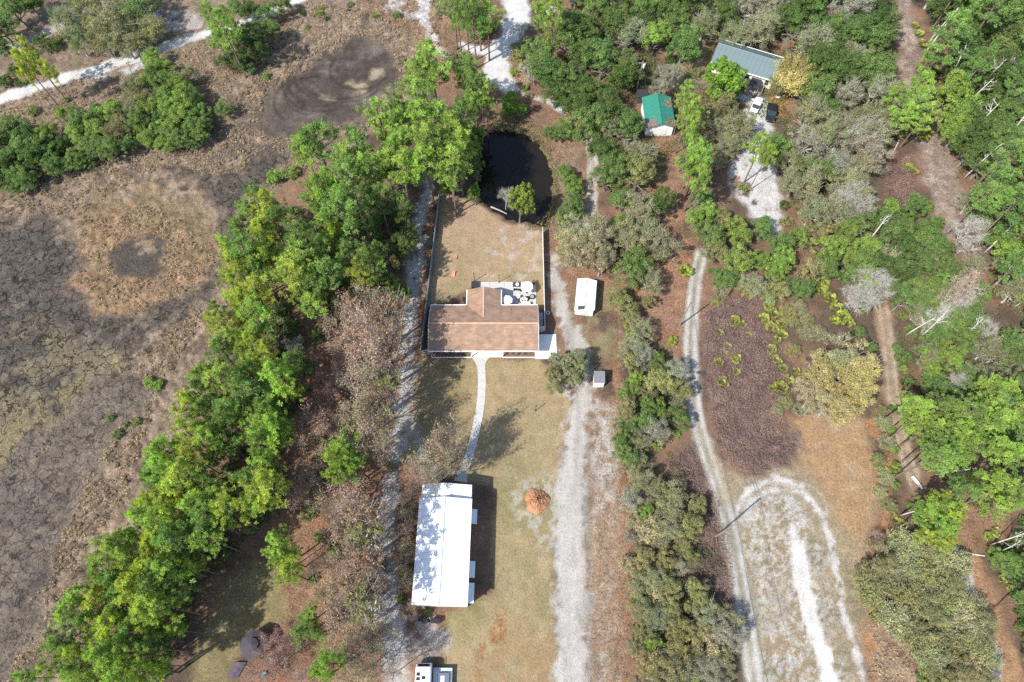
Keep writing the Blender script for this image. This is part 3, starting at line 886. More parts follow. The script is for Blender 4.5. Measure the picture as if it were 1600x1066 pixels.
def make_bamboo(i, Rr=3.4, H=8.0):
    r = np.random.default_rng(980 + i)
    mb = MB()
    cen, nrm, ton = [], [], []
    for k in range(90):
        a, q = r.uniform(0, 6.283), r.uniform(0, 0.9)
        o = Vector((q * math.cos(a), q * math.sin(a), 0))
        h = H * r.uniform(0.7, 1.05)
        bend = Rr * r.uniform(0.35, 1.15)
        P_ = [o + Vector((math.cos(a) * bend * t ** 2.2, math.sin(a) * bend * t ** 2.2, h * (t - 0.22 * t ** 3))) for t in (0, 0.3, 0.55, 0.8, 1.0)]
        mb.tube(P_, [0.035, 0.035, 0.03, 0.02, 0.008], 4, False)
        tn = r.uniform(0.1, 0.9)
        for j in range(75):
            t = r.uniform(0.35, 1.0)
            p = P_[1].lerp(P_[4], (t - 0.3) / 0.7) if t < 0.6 else P_[2].lerp(P_[4], (t - 0.55) / 0.45)
            cen.append(np.array(p) + r.normal(size=3) * 0.28); ton.append(tn + r.normal() * 0.12)
            nrm.append([math.cos(a) * 0.6, math.sin(a) * 0.6, 0.7])
    cen = np.array(cen)
    nrm = unit(np.array(nrm) + r.normal(size=cen.shape) * 0.4)
    return (mb_mesh(mb, 'bamboo_canes', mat('bamboo_cane', (0.30, 0.27, 0.10), 0.6, 0.2, 3)),
            crown_mesh('bamboo_leaves', cen, nrm, np.clip(ton, 0, 1), 0.42, 0.09, r), None, Rr, H * 0.6, H)

VAR['pine'] = [make_pine(i) for i in range(7)]
VAR['oak'] = [make_oak(i) for i in range(6)]
VAR['mossy'] = [make_oak(20 + i, moss=True, nclump=95, per=70, ln=0.27, wd=0.14, bark=BARK_GREY) for i in range(5)]
VAR['tall'] = [make_oak(60 + i, Rr=3.2, H=17, moss=True, nclump=55, per=50, ln=0.32, wd=0.2, bark=BARK_GREY, cz=0.8, ch=0.2, zf=0.62) for i in range(2)]
VAR['leafy'] = [make_oak(40 + i, Rr=4.2, H=8.5, nclump=80, per=66, ln=0.42, wd=0.30) for i in range(3)]
VAR['bare'] = [make_bare(i) for i in range(3)]
VAR['brown'] = [make_bare(10 + i, H=9, Rr=3.8, m=TWIG_PINK, per=3, leaves=750) for i in range(5)]
VAR['shrub'] = [make_shrub(i) for i in range(5)]
VAR['wispy'] = [make_wispy(i) for i in range(4)]
VAR['palmetto'] = [make_palmetto(i) for i in range(4)]
VAR['snag'] = [make_snag(i) for i in range(4)]
VAR['bamboo'] = [make_bamboo(0)]

KIND = {  # kind -> (object name, category, words, part names)
    'pine': ('pine_tree', 'tree', 'pine tree'), 'oak': ('oak_tree', 'tree', 'round oak'),
    'mossy': ('mossy_oak_tree', 'tree', 'mossy oak'), 'leafy': ('broadleaf_tree', 'tree', 'leafy tree'),
    'tall': ('tall_oak_tree', 'tree', 'tall slender oak'),
    'bare': ('bare_tree', 'tree', 'leafless tree'), 'brown': ('winter_tree', 'tree', 'half-bare winter tree'),
    'shrub': ('shrub', 'shrub', 'shrub'), 'wispy': ('thicket_shrub', 'shrub', 'wispy thicket shrub'),
    'palmetto': ('palmetto', 'palmetto', 'palmetto clump'), 'snag': ('dead_tree', 'dead tree', 'bleached dead tree'),
    'bamboo': ('bamboo_clump', 'bamboo', 'arching bamboo clump')}
TONES = {
    'yellow-green': (0.255, 0.295, 0.06), 'bright green': (0.20, 0.275, 0.066), 'mid-green': (0.14, 0.205, 0.064),
    'deep green': (0.095, 0.145, 0.042), 'grey-green': (0.265, 0.265, 0.15), 'olive': (0.245, 0.235, 0.105),
    'silver-grey': (0.31, 0.295, 0.235), 'pale tan': (0.36, 0.315, 0.2), 'golden': (0.46, 0.395, 0.17),
    'reddish': (0.30, 0.15, 0.13), 'brown': (0.30, 0.20, 0.14), 'tan': (0.36, 0.265, 0.195), 'bleached': (0.5, 0.5, 0.5),
    'fresh green': (0.165, 0.28, 0.04), 'lime': (0.265, 0.275, 0.075)}
PLANTS = []                                          # (px, py, kind, tone, root)

def plant(px, py, rpx, kind, tone, hs=None, var=None, lean=0.0):
    vs_ = VAR[kind]
    k = var if var is not None else random.randrange(len(vs_))
    trunk, crown, extra, Rv, Hc, H = vs_[k]
    s = rpx * mpp(py, 4) / Rv
    zs = s * random.uniform(0.92, 1.1) if hs is None else hs
    if kind == 'pine':
        s *= random.uniform(0.82, 1.16)
        zs = hs if hs is not None else min(1.28, max(0.6, 0.55 + 0.58 * s)) * random.uniform(0.88, 1.08)
    if kind == 'brown' and hs is None:
        zs = random.uniform(1.75, 2.1) if px > 555 and 440 < py < 760 else random.uniform(1.05, 1.5)
    if kind == 'snag':
        s = zs = hs if hs else 1.0
    x, y = at(px, py, Hc * zs)
    if kind == 'snag':
        x, y = at(px, py, 0)                          # snags are listed by their foot
    nm, cat, words = KIND[kind]
    root = bpy.data.objects.new(nm, None)
    root.empty_display_size = 0.5
    COL.objects.link(root)
    root.location = (x, y, 0)
    root.rotation_euler = (lean * random.uniform(-1, 1), lean * random.uniform(-1, 1), random.uniform(0, 6.283))
    root.scale = (s, s, zs)
    root['category'] = cat
    t = TONES[tone]
    j = random.uniform(0.88, 1.12) * (1.45 if kind == 'pine' else 1.12 if kind == 'oak' else 1.25 if kind == 'wispy' else 1.0)
    t = tuple(c * j * random.uniform(0.94, 1.06) for c in t) + (1,)
    stem = 'stems' if kind in ('shrub', 'wispy', 'palmetto', 'bamboo') else 'trunk'
    o = inst(stem, trunk, root)
    if crown:
        o = inst('fronds' if kind == 'palmetto' else 'foliage' if kind in ('shrub', 'wispy', 'bamboo') else 'crown', crown, root)
        o.color = t
    if extra:
        o = inst('twigs', extra, root)
        o.color = t
    PLANTS.append((px, py, kind, tone, root, s * Rv))
    return root

def many(kind, tones, s, hs=None):
    tl = tones.split('/')
    for p in pts(s):
        if len(p) == 2:
            p = p + (20,)
        if kind in ('pine', 'shrub', 'brown') and any(q[2] == kind and (q[0] - p[0]) ** 2 + (q[1] - p[1]) ** 2 < (0.74 * p[2]) ** 2 for q in PLANTS):
            continue
        plant(p[0], p[1], p[2], kind, tl[random.randrange(len(tl))], hs)

def fill(area, gap, mix, rr, keep=()):
    """plants at least 'gap' pixels apart inside the outline; mix: (kind, tone, weight)"""
    P_ = pts(area)
    x0, x1 = min(p[0] for p in P_), max(p[0] for p in P_)
    y0, y1 = min(p[1] for p in P_), max(p[1] for p in P_)
    got = []
    tot = sum(m[2] for m in mix)
    for _ in range(int((x1 - x0) * (y1 - y0) / gap / gap * 14)):
        x, y = random.uniform(x0, x1), random.uniform(y0, y1)
        if polysd(np.array([x]), np.array([y]), P_)[0] > 0:
            continue
        if any((x - a) ** 2 + (y - b) ** 2 < gap * gap for a, b in got):
            continue
        if any(math.hypot(x - a, y - b) < q for a, b, q in keep):
            continue
        if math.hypot(x - 1207, y - 176) < 36 or math.hypot(x - 1182, y - 163) < 34 or math.hypot(x - 1028, y - 175) < 40:
            continue                                  # the parked vehicles and the garage stand clear
        if x > 1628 or y > 1085 or any((x - q[0]) ** 2 + (y - q[1]) ** 2 < (0.5 * gap) ** 2 for q in PLANTS):
            continue
        got.append((x, y))
        w = random.uniform(0, tot)
        for kind, tone, wt in mix:
            w -= wt
            if w <= 0:
                break
        f = random.uniform(*rr) * (0.7 if kind in ('pine',) else 0.55 if kind in ('shrub',) else 1.0)
        plant(x, y, f, kind, tone)
# ------------------------------------------------------------------ where the trees stand (crown middle in the survey photo, crown radius)
# pines of the belt between the marsh and the yard
many('pine', 'bright green/mid-green/bright green', """495,222,36 478,238,22 598,190,30 612,205,26 648,162,34 628,178,26 676,108,30 662,122,24 556,238,36 540,262,30 572,268,28
 545,292,38 520,300,30 560,318,30 498,312,24 530,335,32 512,352,26 612,236,26 628,268,26 604,258,24 668,226,40 656,200,30 668,258,30 704,216,36 716,240,34 702,258,30 722,192,26
 706,280,22 738,168,20 728,204,22 690,196,28""")
many('pine', 'bright green/mid-green/yellow-green', """418,335,30 392,342,22 400,318,24 378,362,22 432,352,24 410,372,26 380,402,26 396,398,28 368,416,22 404,424,26 362,392,18 420,402,20
 400,462,28 378,474,24 410,498,30 388,506,24 352,508,26 345,488,18 366,452,20 482,410,36 466,392,30 500,398,28 474,372,26 520,372,24 460,438,30 488,448,28 510,430,26 448,420,22
 578,412,26 566,424,20 398,542,28 372,532,26 348,552,26 420,556,24 440,588,32 452,604,26 430,606,22 388,584,26 404,618,28 378,612,26 352,596,26 328,592,24 336,628,26 312,618,22 298,636,24
 322,652,26 350,654,28 376,648,26 296,682,26 322,688,28 348,686,24 300,712,24 408,662,26 426,650,28 430,678,26 412,690,24 448,668,20""")
many('pine', 'bright green/mid-green/yellow-green', """400,748,28 420,770,32 398,782,24 412,728,22 262,700,26 244,718,22 268,738,30 240,748,22 290,748,28 316,752,28 340,776,30 312,786,30 286,782,26 258,776,26
 232,788,22 356,800,26 330,812,28 300,822,26 272,812,26 246,822,26 218,808,22 208,836,24 236,852,28 266,848,28 294,858,24 328,842,22 184,858,24 206,872,26 238,884,28 268,884,28 298,884,20
 158,894,24 182,908,26 212,914,28 244,922,28 276,914,24 132,930,22 160,938,26 192,948,28 226,954,28 258,950,24 112,964,18 142,972,26 176,980,28 210,988,28 244,982,24 102,1004,24 130,1014,28
 164,1020,28 198,1024,28 230,1014,22 92,1044,24 122,1052,28 156,1060,28 190,1062,28 224,1052,24 44,1060,14 252,1040,18 275,985,16""")
many('pine', 'bright green/yellow-green', "540,702,26 552,718,22 522,722,24 534,740,18 438,850,20 448,872,20 452,894,20 434,874,16 512,1038,26 498,1050,16")
many('leafy', 'bright green', "605,448,22 628,455,16")
many('pine', 'mid-green/bright green', "480,962,20 472,985,18 495,985,16", 0.5)
plant(618, 410, 9, 'leafy', 'golden', 0.7)
plant(742, 301, 13, 'leafy', 'bright green', 0.75)
plant(700, 292, 14, 'leafy', 'bright green', 0.7)
plant(813, 312, 22, 'leafy', 'yellow-green', 1.35, 1)
plant(790, 303, 13, 'bare', 'silver-grey', 0.8)
fill("365,440 440,330 520,330 600,300 640,330 640,390 600,480 540,460 500,520 470,640 430,720 440,800 400,830 330,900 300,960 250,1060 130,1060 220,880 300,740 360,600 380,520", 27,
     [('shrub', 'deep green', 4), ('shrub', 'mid-green', 3), ('shrub', 'olive', 2), ('oak', 'deep green', 1.2)], (20, 30))
many('shrub', 'mid-green/bright green', "232,598,11 246,602,10 172,652,8 182,678,9 214,660,7 196,664,6 372,318,10 404,300,9 455,268,14 430,275,16")
many('bare', 'silver-grey', "461,536,15 318,215,12")
fill("500,330 600,300 632,330 632,395 600,400 560,470 520,480 470,520 455,560 480,600 455,650 440,560 450,480 480,450 520,410", 34, [('pine', 'mid-green', 3), ('pine', 'bright green', 2), ('oak', 'mid-green', 2)], (26, 34))
many('leafy', 'bright green/mid-green', "738,232,20 744,262,15 728,214,18 748,210,13", 0.85)
# half-bare winter trees between the belt and the sand track
many('brown', 'brown/tan/olive/olive/tan', """560,472,34 596,476,28 532,500,30 566,512,34 598,518,32 540,546,32 580,556,34 600,562,28 548,590,28 576,602,32 594,612,24 560,640,30 590,650,28 536,660,26 572,684,30 596,690,22
 500,660,28 482,690,26 506,716,24 480,740,24 460,770,24 512,782,26 548,770,30 540,808,30 574,810,30 524,836,24 556,848,30 540,884,28 572,894,28 504,880,20
 516,920,26 550,930,30 582,936,28 560,972,28 526,964,22 590,1000,26 556,1012,28 524,1000,20 580,1042,26 548,1050,26 612,1048,18 500,940,20""")
for px_, py_, h_ in ((572, 800, 1.06), (566, 838, 1.0), (572, 876, 1.06), (566, 914, 1.0), (568, 950, 1.04)):
    plant(px_, py_, 27, 'tall', random.choice(['olive', 'brown', 'olive']), h_)
for px_, py_, h_ in ((612, 480, 0.8), (606, 514, 0.86), (608, 552, 0.84), (604, 596, 0.8)):
    plant(px_, py_, 25, 'tall', random.choice(['olive', 'tan', 'brown']), h_)
many('brown', 'reddish', "524,588,26 512,610,20 428,1002,20 412,1026,18 400,1050,18 436,1030,18 452,1010,16 474,1052,18", 0.7)
many('brown', 'brown/olive', "636,800,16 632,828,16 640,858,17 630,884,16 638,908,14", 0.8)
many('brown', 'brown/olive/tan', "664,716,28 690,696,28 706,716,22 676,738,22 650,735,18 704,684,24", 1.9)
many('brown', 'brown/olive', "640,765,13 648,945,13 636,960,12", 0.8)
many('shrub', 'olive/mid-green', "628,935,10 668,958,7 520,855,14 480,800,14 555,690,12 500,840,14 610,730,9 596,880,12 490,905,10 535,960,14")
# top left
many('mossy', 'grey-green/olive/mid-green', "108,30,28 140,20,30 172,30,34 206,22,32 228,40,26 120,62,24 158,60,30 194,66,26 222,66,20 130,-4,30 190,-8,30 232,-2,24 92,20,18")
many('oak', 'mid-green/deep green', "20,12,28 -2,40,28 40,-4,24 5,70,20")
many('pine', 'yellow-green', "44,82,16 38,100,14 62,104,13 45,122,10 82,116,10")
many('shrub', 'deep green/olive', "62,62,14 80,72,14 20,108,14 5,125,14 90,60,12 30,130,9")
many('pine', 'bright green', "334,28,22 350,45,22 340,62,16 362,34,14")
many('oak', 'mid-green/deep green', "372,68,24 390,52,24 402,72,22 380,92,20 412,46,22 368,8,18 396,14,20 420,20,18 440,8,16 352,92,18 385,108,12")
many('oak', 'bright green/mid-green', "236,92,18 256,104,24 246,126,24 268,124,22 280,146,22 262,160,26 290,164,24 276,186,26 300,192,24 260,200,22 312,176,18 284,214,20 258,224,18 304,218,16 232,172,20 240,210,18 222,200,14 346,166,17")
fill("-20,190 60,200 110,180 170,175 215,130 250,95 300,110 325,170 320,212 250,222 180,232 100,252 40,282 -20,296", 25, [('oak', 'mid-green', 3), ('oak', 'bright green', 2), ('mossy', 'olive', 1), ('oak', 'deep green', 1)], (16, 23))
many('mossy', 'grey-green/olive', "212,138,24 226,152,20 204,162,18 188,192,18 196,206,14")
many('oak', 'mid-green/bright green/mid-green', "96,180,13 132,188,22 152,180,18 150,208,20 168,222,18 128,222,20 112,246,20 98,258,16 146,234,18 132,250,14 122,200,16")
many('oak', 'mid-green/deep green', "18,196,24 40,206,26 62,222,24 28,232,26 8,252,24 48,250,24 70,246,20 30,274,20 4,284,18 20,296,14 84,230,14 -6,220,24")
many('shrub', 'bright green/mid-green', "70,238,8 52,172,10 104,154,6 498,20,7 508,28,6 502,12,5 480,42,5 548,6,6 586,24,6 620,24,8 470,18,6 415,118,8")
# top middle
many('pine', 'bright green/mid-green', "708,6,24 728,18,26 748,10,26 762,22,20 740,32,22 716,26,18 850,10,18 866,18,18 842,26,14 728,112,20 738,124,16 722,128,14 668,80,12")
many('shrub', 'yellow-green/olive', "760,48,11 770,42,9 868,50,12 880,44,10 854,58,11 842,64,9 868,62,8 815,100,10 822,110,8 804,112,9 820,136,8")
many('pine', 'mid-green/bright green', "742,144,20 760,152,16 752,134,14")
many('oak', 'mid-green/fresh green', "796,162,19 812,172,12 790,174,12")
many('bare', 'silver-grey', "826,104,18 834,118,14 812,44,14")
many('shrub', 'grey-green/olive', "806,86,14 808,72,11 826,148,8 700,88,14 712,100,12 722,84,10")
fill("838,84 850,62 892,20 900,-30 1140,-30 1136,24 1108,50 1070,70 1018,66 990,92 972,165 950,196 925,196 900,170 868,152 840,120", 29,
     [('oak', 'deep green', 5), ('oak', 'mid-green', 4), ('mossy', 'grey-green', 2.2), ('oak', 'bright green', 0.6)], (26, 34))
many('oak', 'mid-green/bright green', "876,200,20 862,206,15 898,206,14 912,196,12 884,276,17 894,292,20 880,264,12 888,322,22 900,336,16 876,342,12")
fill("944,210 985,196 1000,240 1012,290 1040,320 1045,380 1020,440 985,440 975,380 950,330 940,270", 28, [('oak', 'mid-green', 4), ('mossy', 'grey-green', 3), ('oak', 'deep green', 2), ('oak', 'olive', 1)], (24, 32))
many('mossy', 'pale tan', "900,366,32 926,356,28 916,392,34 936,384,28 888,392,22 940,408,20", 0.95)
many('shrub', 'mid-green/olive', "880,352,12 1000,440,16 976,460,13 985,480,12 1030,404,9 1012,420,13 978,500,11 1006,412,12")
many('palmetto', 'lime/lime/yellow-green', "1033,402,10 1071,423,12 1020,408,7")
many('leafy', 'fresh green', "1129,121,40", 1.15)
many('mossy', 'silver-grey', "1042,122,20 1030,138,15 1054,112,14", 0.7)
many('pine', 'bright green', "1070,152,18 1078,166,20 1074,182,16 1088,172,18 1078,196,18 1086,240,17 1092,252,18 1078,262,18 1090,276,18 1096,290,16 1080,212,14", 0.95)
many('mossy', 'olive/grey-green', "1130,170,28 1148,190,28 1122,200,26 1150,216,24 1132,228,22 1112,180,20 1126,250,18 1108,232,16")
many('pine', 'bright green', "1188,232,19 1196,246,15", 0.9)
many('shrub', 'deep green/olive', "1162,292,12 1088,112,10 1050,90,12 1075,85,10 1225,320,10 1230,345,12")
plant(1240, 112, 32, 'bamboo', 'golden')
plant(1222, 128, 20, 'bamboo', 'olive')
fill("1140,-30 1220,-30 1215,40 1180,60 1150,58 1136,40", 25, [('mossy', 'silver-grey', 3), ('mossy', 'grey-green', 3)], (24, 30))
fill("1222,-30 1380,-30 1376,50 1372,120 1368,190 1340,215 1290,190 1262,160 1256,100 1236,60", 29,
     [('oak', 'deep green', 5), ('oak', 'mid-green', 2), ('mossy', 'grey-green', 2), ('mossy', 'silver-grey', 0.6)], (26, 34))
many('mossy', 'silver-grey/grey-green', "1344,92,28 1352,116,24 1330,80,22 1330,14,20")
fill("1212,190 1262,175 1320,200 1375,200 1365,262 1330,330 1290,330 1250,345 1235,300 1222,240", 29,
     [('mossy', 'grey-green', 5), ('mossy', 'silver-grey', 2.5), ('oak', 'olive', 1), ('oak', 'mid-green', 0.8)], (26, 34))
many('bare', 'silver-grey', "1332,302,32 1350,320,18 1318,312,18", 0.95)
many('pine', 'mid-green/bright green', "1424,166,28 1442,160,24 1412,182,20 1444,180,20 1400,152,18 1436,132,16", 0.85)
many('palmetto', 'lime/lime/yellow-green', "1436,52,8 1430,40,7 1442,68,8 1438,108,9 1452,118,9 1446,94,8 1402,196,10 1436,208,11 1410,212,9 1450,206,9 1398,180,8 1420,262,8 1430,268,7 1446,214,8 1462,108,8 1470,126,7")
many('snag', 'bleached', "1440,90 1448,70 1535,290 1560,230 1505,280 1585,190 1452,75 1475,135 1495,180 1520,150 1510,215", 0.85)
fill("1462,-30 1640,-30 1640,520 1585,470 1560,410 1540,340 1520,260 1498,200 1486,130 1494,95 1468,60", 28,
     [('pine', 'mid-green', 4.5), ('oak', 'mid-green', 3.5), ('oak', 'deep green', 4), ('oak', 'bright green', 0.8), ('mossy', 'silver-grey', 0.7), ('mossy', 'grey-green', 0.8)], (29, 36))
many('bare', 'silver-grey', "1512,366,28 1522,350,20 1590,210,20 1568,100,22 1580,82,18 1566,270,16")
many('mossy', 'grey-green', "1516,318,20 1524,338,16 1518,412,20 1508,430,18")
# between the sandy yard and the brush
fill("1100,300 1140,330 1190,360 1230,350 1290,345 1350,350 1370,400 1350,470 1290,430 1240,455 1190,450 1130,440 1108,400 1090,350", 26,
     [('oak', 'mid-green', 3), ('oak', 'bright green', 3), ('mossy', 'grey-green', 2.4), ('oak', 'olive', 1), ('mossy', 'silver-grey', 0.8)], (19, 28))
many('mossy', 'silver-grey/grey-green', "1090,330,18 1106,340,16 1090,352,14")
many('wispy', 'grey-green/olive', "1150,440,16 1170,452,16 1128,452,14 1200,462,15 1120,470,12 1236,500,14 1248,480,14 1228,484,12 1260,520,14 1240,548,14 1262,500,12 1280,520,14 1228,628,12 1250,640,12 1215,640,10")
many('palmetto', 'lime/lime/yellow-green', """1148,502,10 1170,524,6 1150,561,9 1123,565,9 1151,580,7 1130,597,11 1160,506,7 1201,478,10 1212,490,11 1222,505,10 1206,512,11 1194,498,10 1224,522,9 1214,530,8 1206,546,9 1214,562,9 1224,574,8
 1220,604,13 1234,592,8 1208,606,8 1200,468,9 1236,490,8 1272,440,11 1284,452,11 1298,466,11 1308,480,11 1318,496,13 1326,504,10 1290,440,9 1262,448,10 1244,580,7 1304,500,9""")
many('palmetto', 'olive', "1124,520,8 1138,540,7 1132,552,6")
many('mossy', 'golden/golden/pale tan', "1310,556,34 1342,566,32 1282,574,30 1326,590,36 1296,604,36 1350,596,28 1272,604,26 1330,622,32 1300,632,30 1276,630,22 1348,622,22", 0.95)
many('bare', 'silver-grey', "1360,432,26 1372,450,26 1342,458,22 1356,466,24 1384,440,18", 0.85)
many('oak', 'mid-green/deep green', "1345,520,13 1362,546,12 1384,420,14 1400,398,16")
fill("1372,330 1420,310 1440,345 1470,365 1490,440 1462,470 1420,480 1390,420 1372,380", 21, [('shrub', 'mid-green', 4), ('shrub', 'bright green', 2), ('oak', 'mid-green', 4), ('wispy', 'grey-green', 0.8)], (20, 28))
fill("1395,340 1430,315 1455,345 1490,410 1545,480 1500,520 1430,500 1400,440 1385,380", 24, [('shrub', 'mid-green', 2), ('shrub', 'bright green', 1), ('wispy', 'grey-green', 1), ('oak', 'deep green', 2), ('oak', 'mid-green', 3), ('mossy', 'grey-green', 1), ('brown', 'tan', 0.6)], (18, 32))
fill("1400,500 1450,520 1600,540 1640,600 1560,610 1450,620 1405,620", 27, [('shrub', 'mid-green', 3), ('oak', 'mid-green', 3), ('shrub', 'olive', 1), ('mossy', 'grey-green', 1)], (20, 30))
many('shrub', 'mid-green/bright green', "1400,346,13 1396,330,9 1430,330,12 1450,322,11 1368,356,10")
many('snag', 'bleached', "1350,386 1413,526 1434,530 1500,530 1572,478 1582,482 1549,452 1535,398", 0.75)
fill("1402,470 1460,475 1490,450 1520,470 1500,500 1450,520 1412,515", 19, [('shrub', 'bright green', 3), ('shrub', 'olive', 2), ('oak', 'bright green', 2)], (14, 20))
many('bare', 'silver-grey', "1470,492,24 1492,478,24 1512,468,22 1454,508,18 1536,505,20 1548,515,18 1482,512,16 1500,590,16 1490,600,14 1515,580,14")
many('oak', 'bright green/mid-green', "1450,560,20 1472,550,22 1488,565,18 1460,580,20 1440,545,14 1500,545,14 1452,600,16")
many('mossy', 'olive/grey-green', "1560,555,22 1585,545,20 1575,590,16 1540,585,18 1590,600,20")
many('pine', 'bright green/mid-green', "1548,618,26 1560,632,24 1538,636,20 1562,608,20 1420,630,20 1440,640,24 1462,640,24 1484,650,24 1430,660,20 1456,668,24 1480,676,24 1504,662,22 1508,690,24 1484,700,22 1460,694,20", 0.85)
fill("1490,640 1530,650 1580,640 1640,600 1640,790 1590,790 1570,780 1540,800 1500,770 1480,730 1460,716", 29, [('pine', 'bright green', 3), ('pine', 'mid-green', 3), ('oak', 'mid-green', 2), ('oak', 'bright green', 1.4)], (28, 34))
many('snag', 'bleached', "1404,662 1495,646 1585,760 1548,851 1560,862 1405,806 1462,742", 0.6)
many('wispy', 'grey-green/olive', "1380,660,14 1386,690,14 1372,720,14 1384,745,14 1376,770,13 1390,790,13 1378,640,10")
many('shrub', 'bright green/mid-green', "1392,672,10 1398,700,10 1400,730,11 1398,756,10 1400,640,11 1418,600,10 1412,576,9 1402,545,10 1425,790,10")
many('pine', 'yellow-green/bright green', "1450,788,20 1470,798,22 1486,812,20 1460,822,22 1480,832,18 1446,838,18 1446,808,18 1496,796,16 1470,776,16 1474,846,16", 0.7)
many('palmetto', 'lime/lime/yellow-green', "1382,735,8 1392,742,7 1400,812,10 1412,818,8 1545,838,9 1556,832,9 1550,862,9 1562,872,9 1570,890,8 1566,905,8 1580,920,8 1552,880,7 1478,745,9 1490,752,8 1440,700,8")
fill("1562,850 1600,800 1640,820 1640,1050 1600,1000 1580,940 1570,900", 22, [('oak', 'mid-green', 3), ('oak', 'bright green', 1), ('shrub', 'mid-green', 3), ('pine', 'mid-green', 1)], (20, 28))
fill("1372,865 1400,845 1430,855 1478,862 1500,880 1512,930 1535,975 1548,1010 1545,1070 1480,1080 1450,1030 1420,990 1372,970 1356,930", 22,
     [('wispy', 'grey-green', 2.5), ('wispy', 'olive', 6), ('mossy', 'olive', 1.5), ('shrub', 'olive', 1.2), ('wispy', 'pale tan', 1.2)], (20, 30))
many('shrub', 'mid-green/olive', "1460,1040,14 1480,1055,16 1508,1045,16 1530,1040,14 1470,1066,14 1430,1020,10 1440,1060,12")
many('brown', 'brown', "1374,838,10 1384,858,8", 0.4)
# the thicket between the drive and the narrow road
fill("975,475 1000,455 1015,470 1005,520 1020,560 1060,575 1072,620 1060,660 1062,690 1030,712 1010,720 985,760 968,690 972,640 962,610 985,560", 21,
     [('mossy', 'grey-green', 2.5), ('oak', 'mid-green', 2.5), ('oak', 'olive', 2.5), ('shrub', 'bright green', 1.2), ('mossy', 'silver-grey', 1.2), ('oak', 'bright green', 0.8)], (14, 27))
fill("988,740 1030,745 1060,775 1095,790 1100,820 1085,850 1090,900 1105,935 1140,960 1150,1010 1130,1080 1000,1080 990,1010 984,930 978,860 984,800", 23,
     [('mossy', 'grey-green', 2.5), ('mossy', 'olive', 2), ('oak', 'olive', 2), ('oak', 'bright green', 1.2), ('mossy', 'silver-grey', 2), ('wispy', 'pale tan', 1), ('shrub', 'bright green', 1)], (14, 29))
many('shrub', 'bright green/yellow-green', "1000,940,14 1012,1010,14 1018,1044,14 1028,1030,10 1078,868,10 1064,740,5 988,530,11 984,520,10 1052,532,10 1004,720,13 1012,742,10")
many('oak', 'grey-green/olive', "878,566,20 898,560,20 888,584,22 868,596,18 906,578,16 862,580,14", 0.62)
# uncountable ground cover
def scatter(name, label, areas, n, hgt, ln, wd, col, mat_, seed, upright=0.3, patch=0.45, psize=3.0, tone_b=0.5, cls=None, tuft=0):
    r = np.random.default_rng(seed)
    cs = []
    tot = 0.0
    As = []
    for s in areas:
        P_ = gpoly(s)
        a = abs(sum(P_[i][0] * P_[(i + 1) % len(P_)][1] - P_[(i + 1) % len(P_)][0] * P_[i][1] for i in range(len(P_)))) / 2
        As.append((P_, a)); tot += a
    for P_, a in As:
        k = int(n * a / tot * 3)
        x = r.uniform(min(p[0] for p in P_), max(p[0] for p in P_), k * 3)
        y = r.uniform(min(p[1] for p in P_), max(p[1] for p in P_), k * 3)
        ok = polysd(x, y, P_) + 0.8 * fbm(x, y, 3, 3, seed) < 0
        ok &= (fbm(x, y, psize, 3, seed + 3) * 0.5 + 0.5 + r.uniform(-0.15, 0.15, len(x))) > patch
        if cls is not None:
            gi = np.clip(np.searchsorted(GX, x), 0, NX - 1) + NX * np.clip(np.searchsorted(GY, y), 0, NY - 1)
            ok &= np.isin(CLS[gi], cls)
        x, y = x[ok][:int(n * a / tot)], y[ok][:int(n * a / tot)]
        cs.append(np.stack([x, y, r.uniform(0.02, 1, len(x)) ** 1.5 * hgt * (0.6 + 0.6 * vnoise(x / 1.3, y / 1.3, seed))], 1))
    cen = np.concatenate(cs)
    if tuft:                                          # blades gathered into tussocks
        base = np.repeat(cen[::tuft], tuft, 0)
        k = len(base)
        sz = np.repeat(r.uniform(0.5, 1.3, len(cen[::tuft])), tuft)
        off = r.normal(size=(k, 2)) * 0.16 * sz[:, None]
        base[:, :2] += off
        base[:, 2] = hgt * sz * np.exp(-(off ** 2).sum(1) / 0.06) * r.uniform(0.35, 1.0, k) + 0.04
        cen = base
    nrm = unit(r.normal(size=cen.shape) * np.array([1, 1, 0.6]) + np.array([0, 0, 1 - upright]))
    tone = np.clip(vnoise(cen[:, 0] / 1.2, cen[:, 1] / 1.2, seed + 7) * 0.7 + r.normal(size=len(cen)) * 0.15 + tone_b - 0.35, 0, 1)
    me = crown_mesh(name, cen, nrm, tone, ln, wd, r, mat_)
    o = bpy.data.objects.new(name, me)
    COL.objects.link(o)
    o.color = col + (1,)
    o['kind'] = 'stuff'
    o['label'] = label
    return o

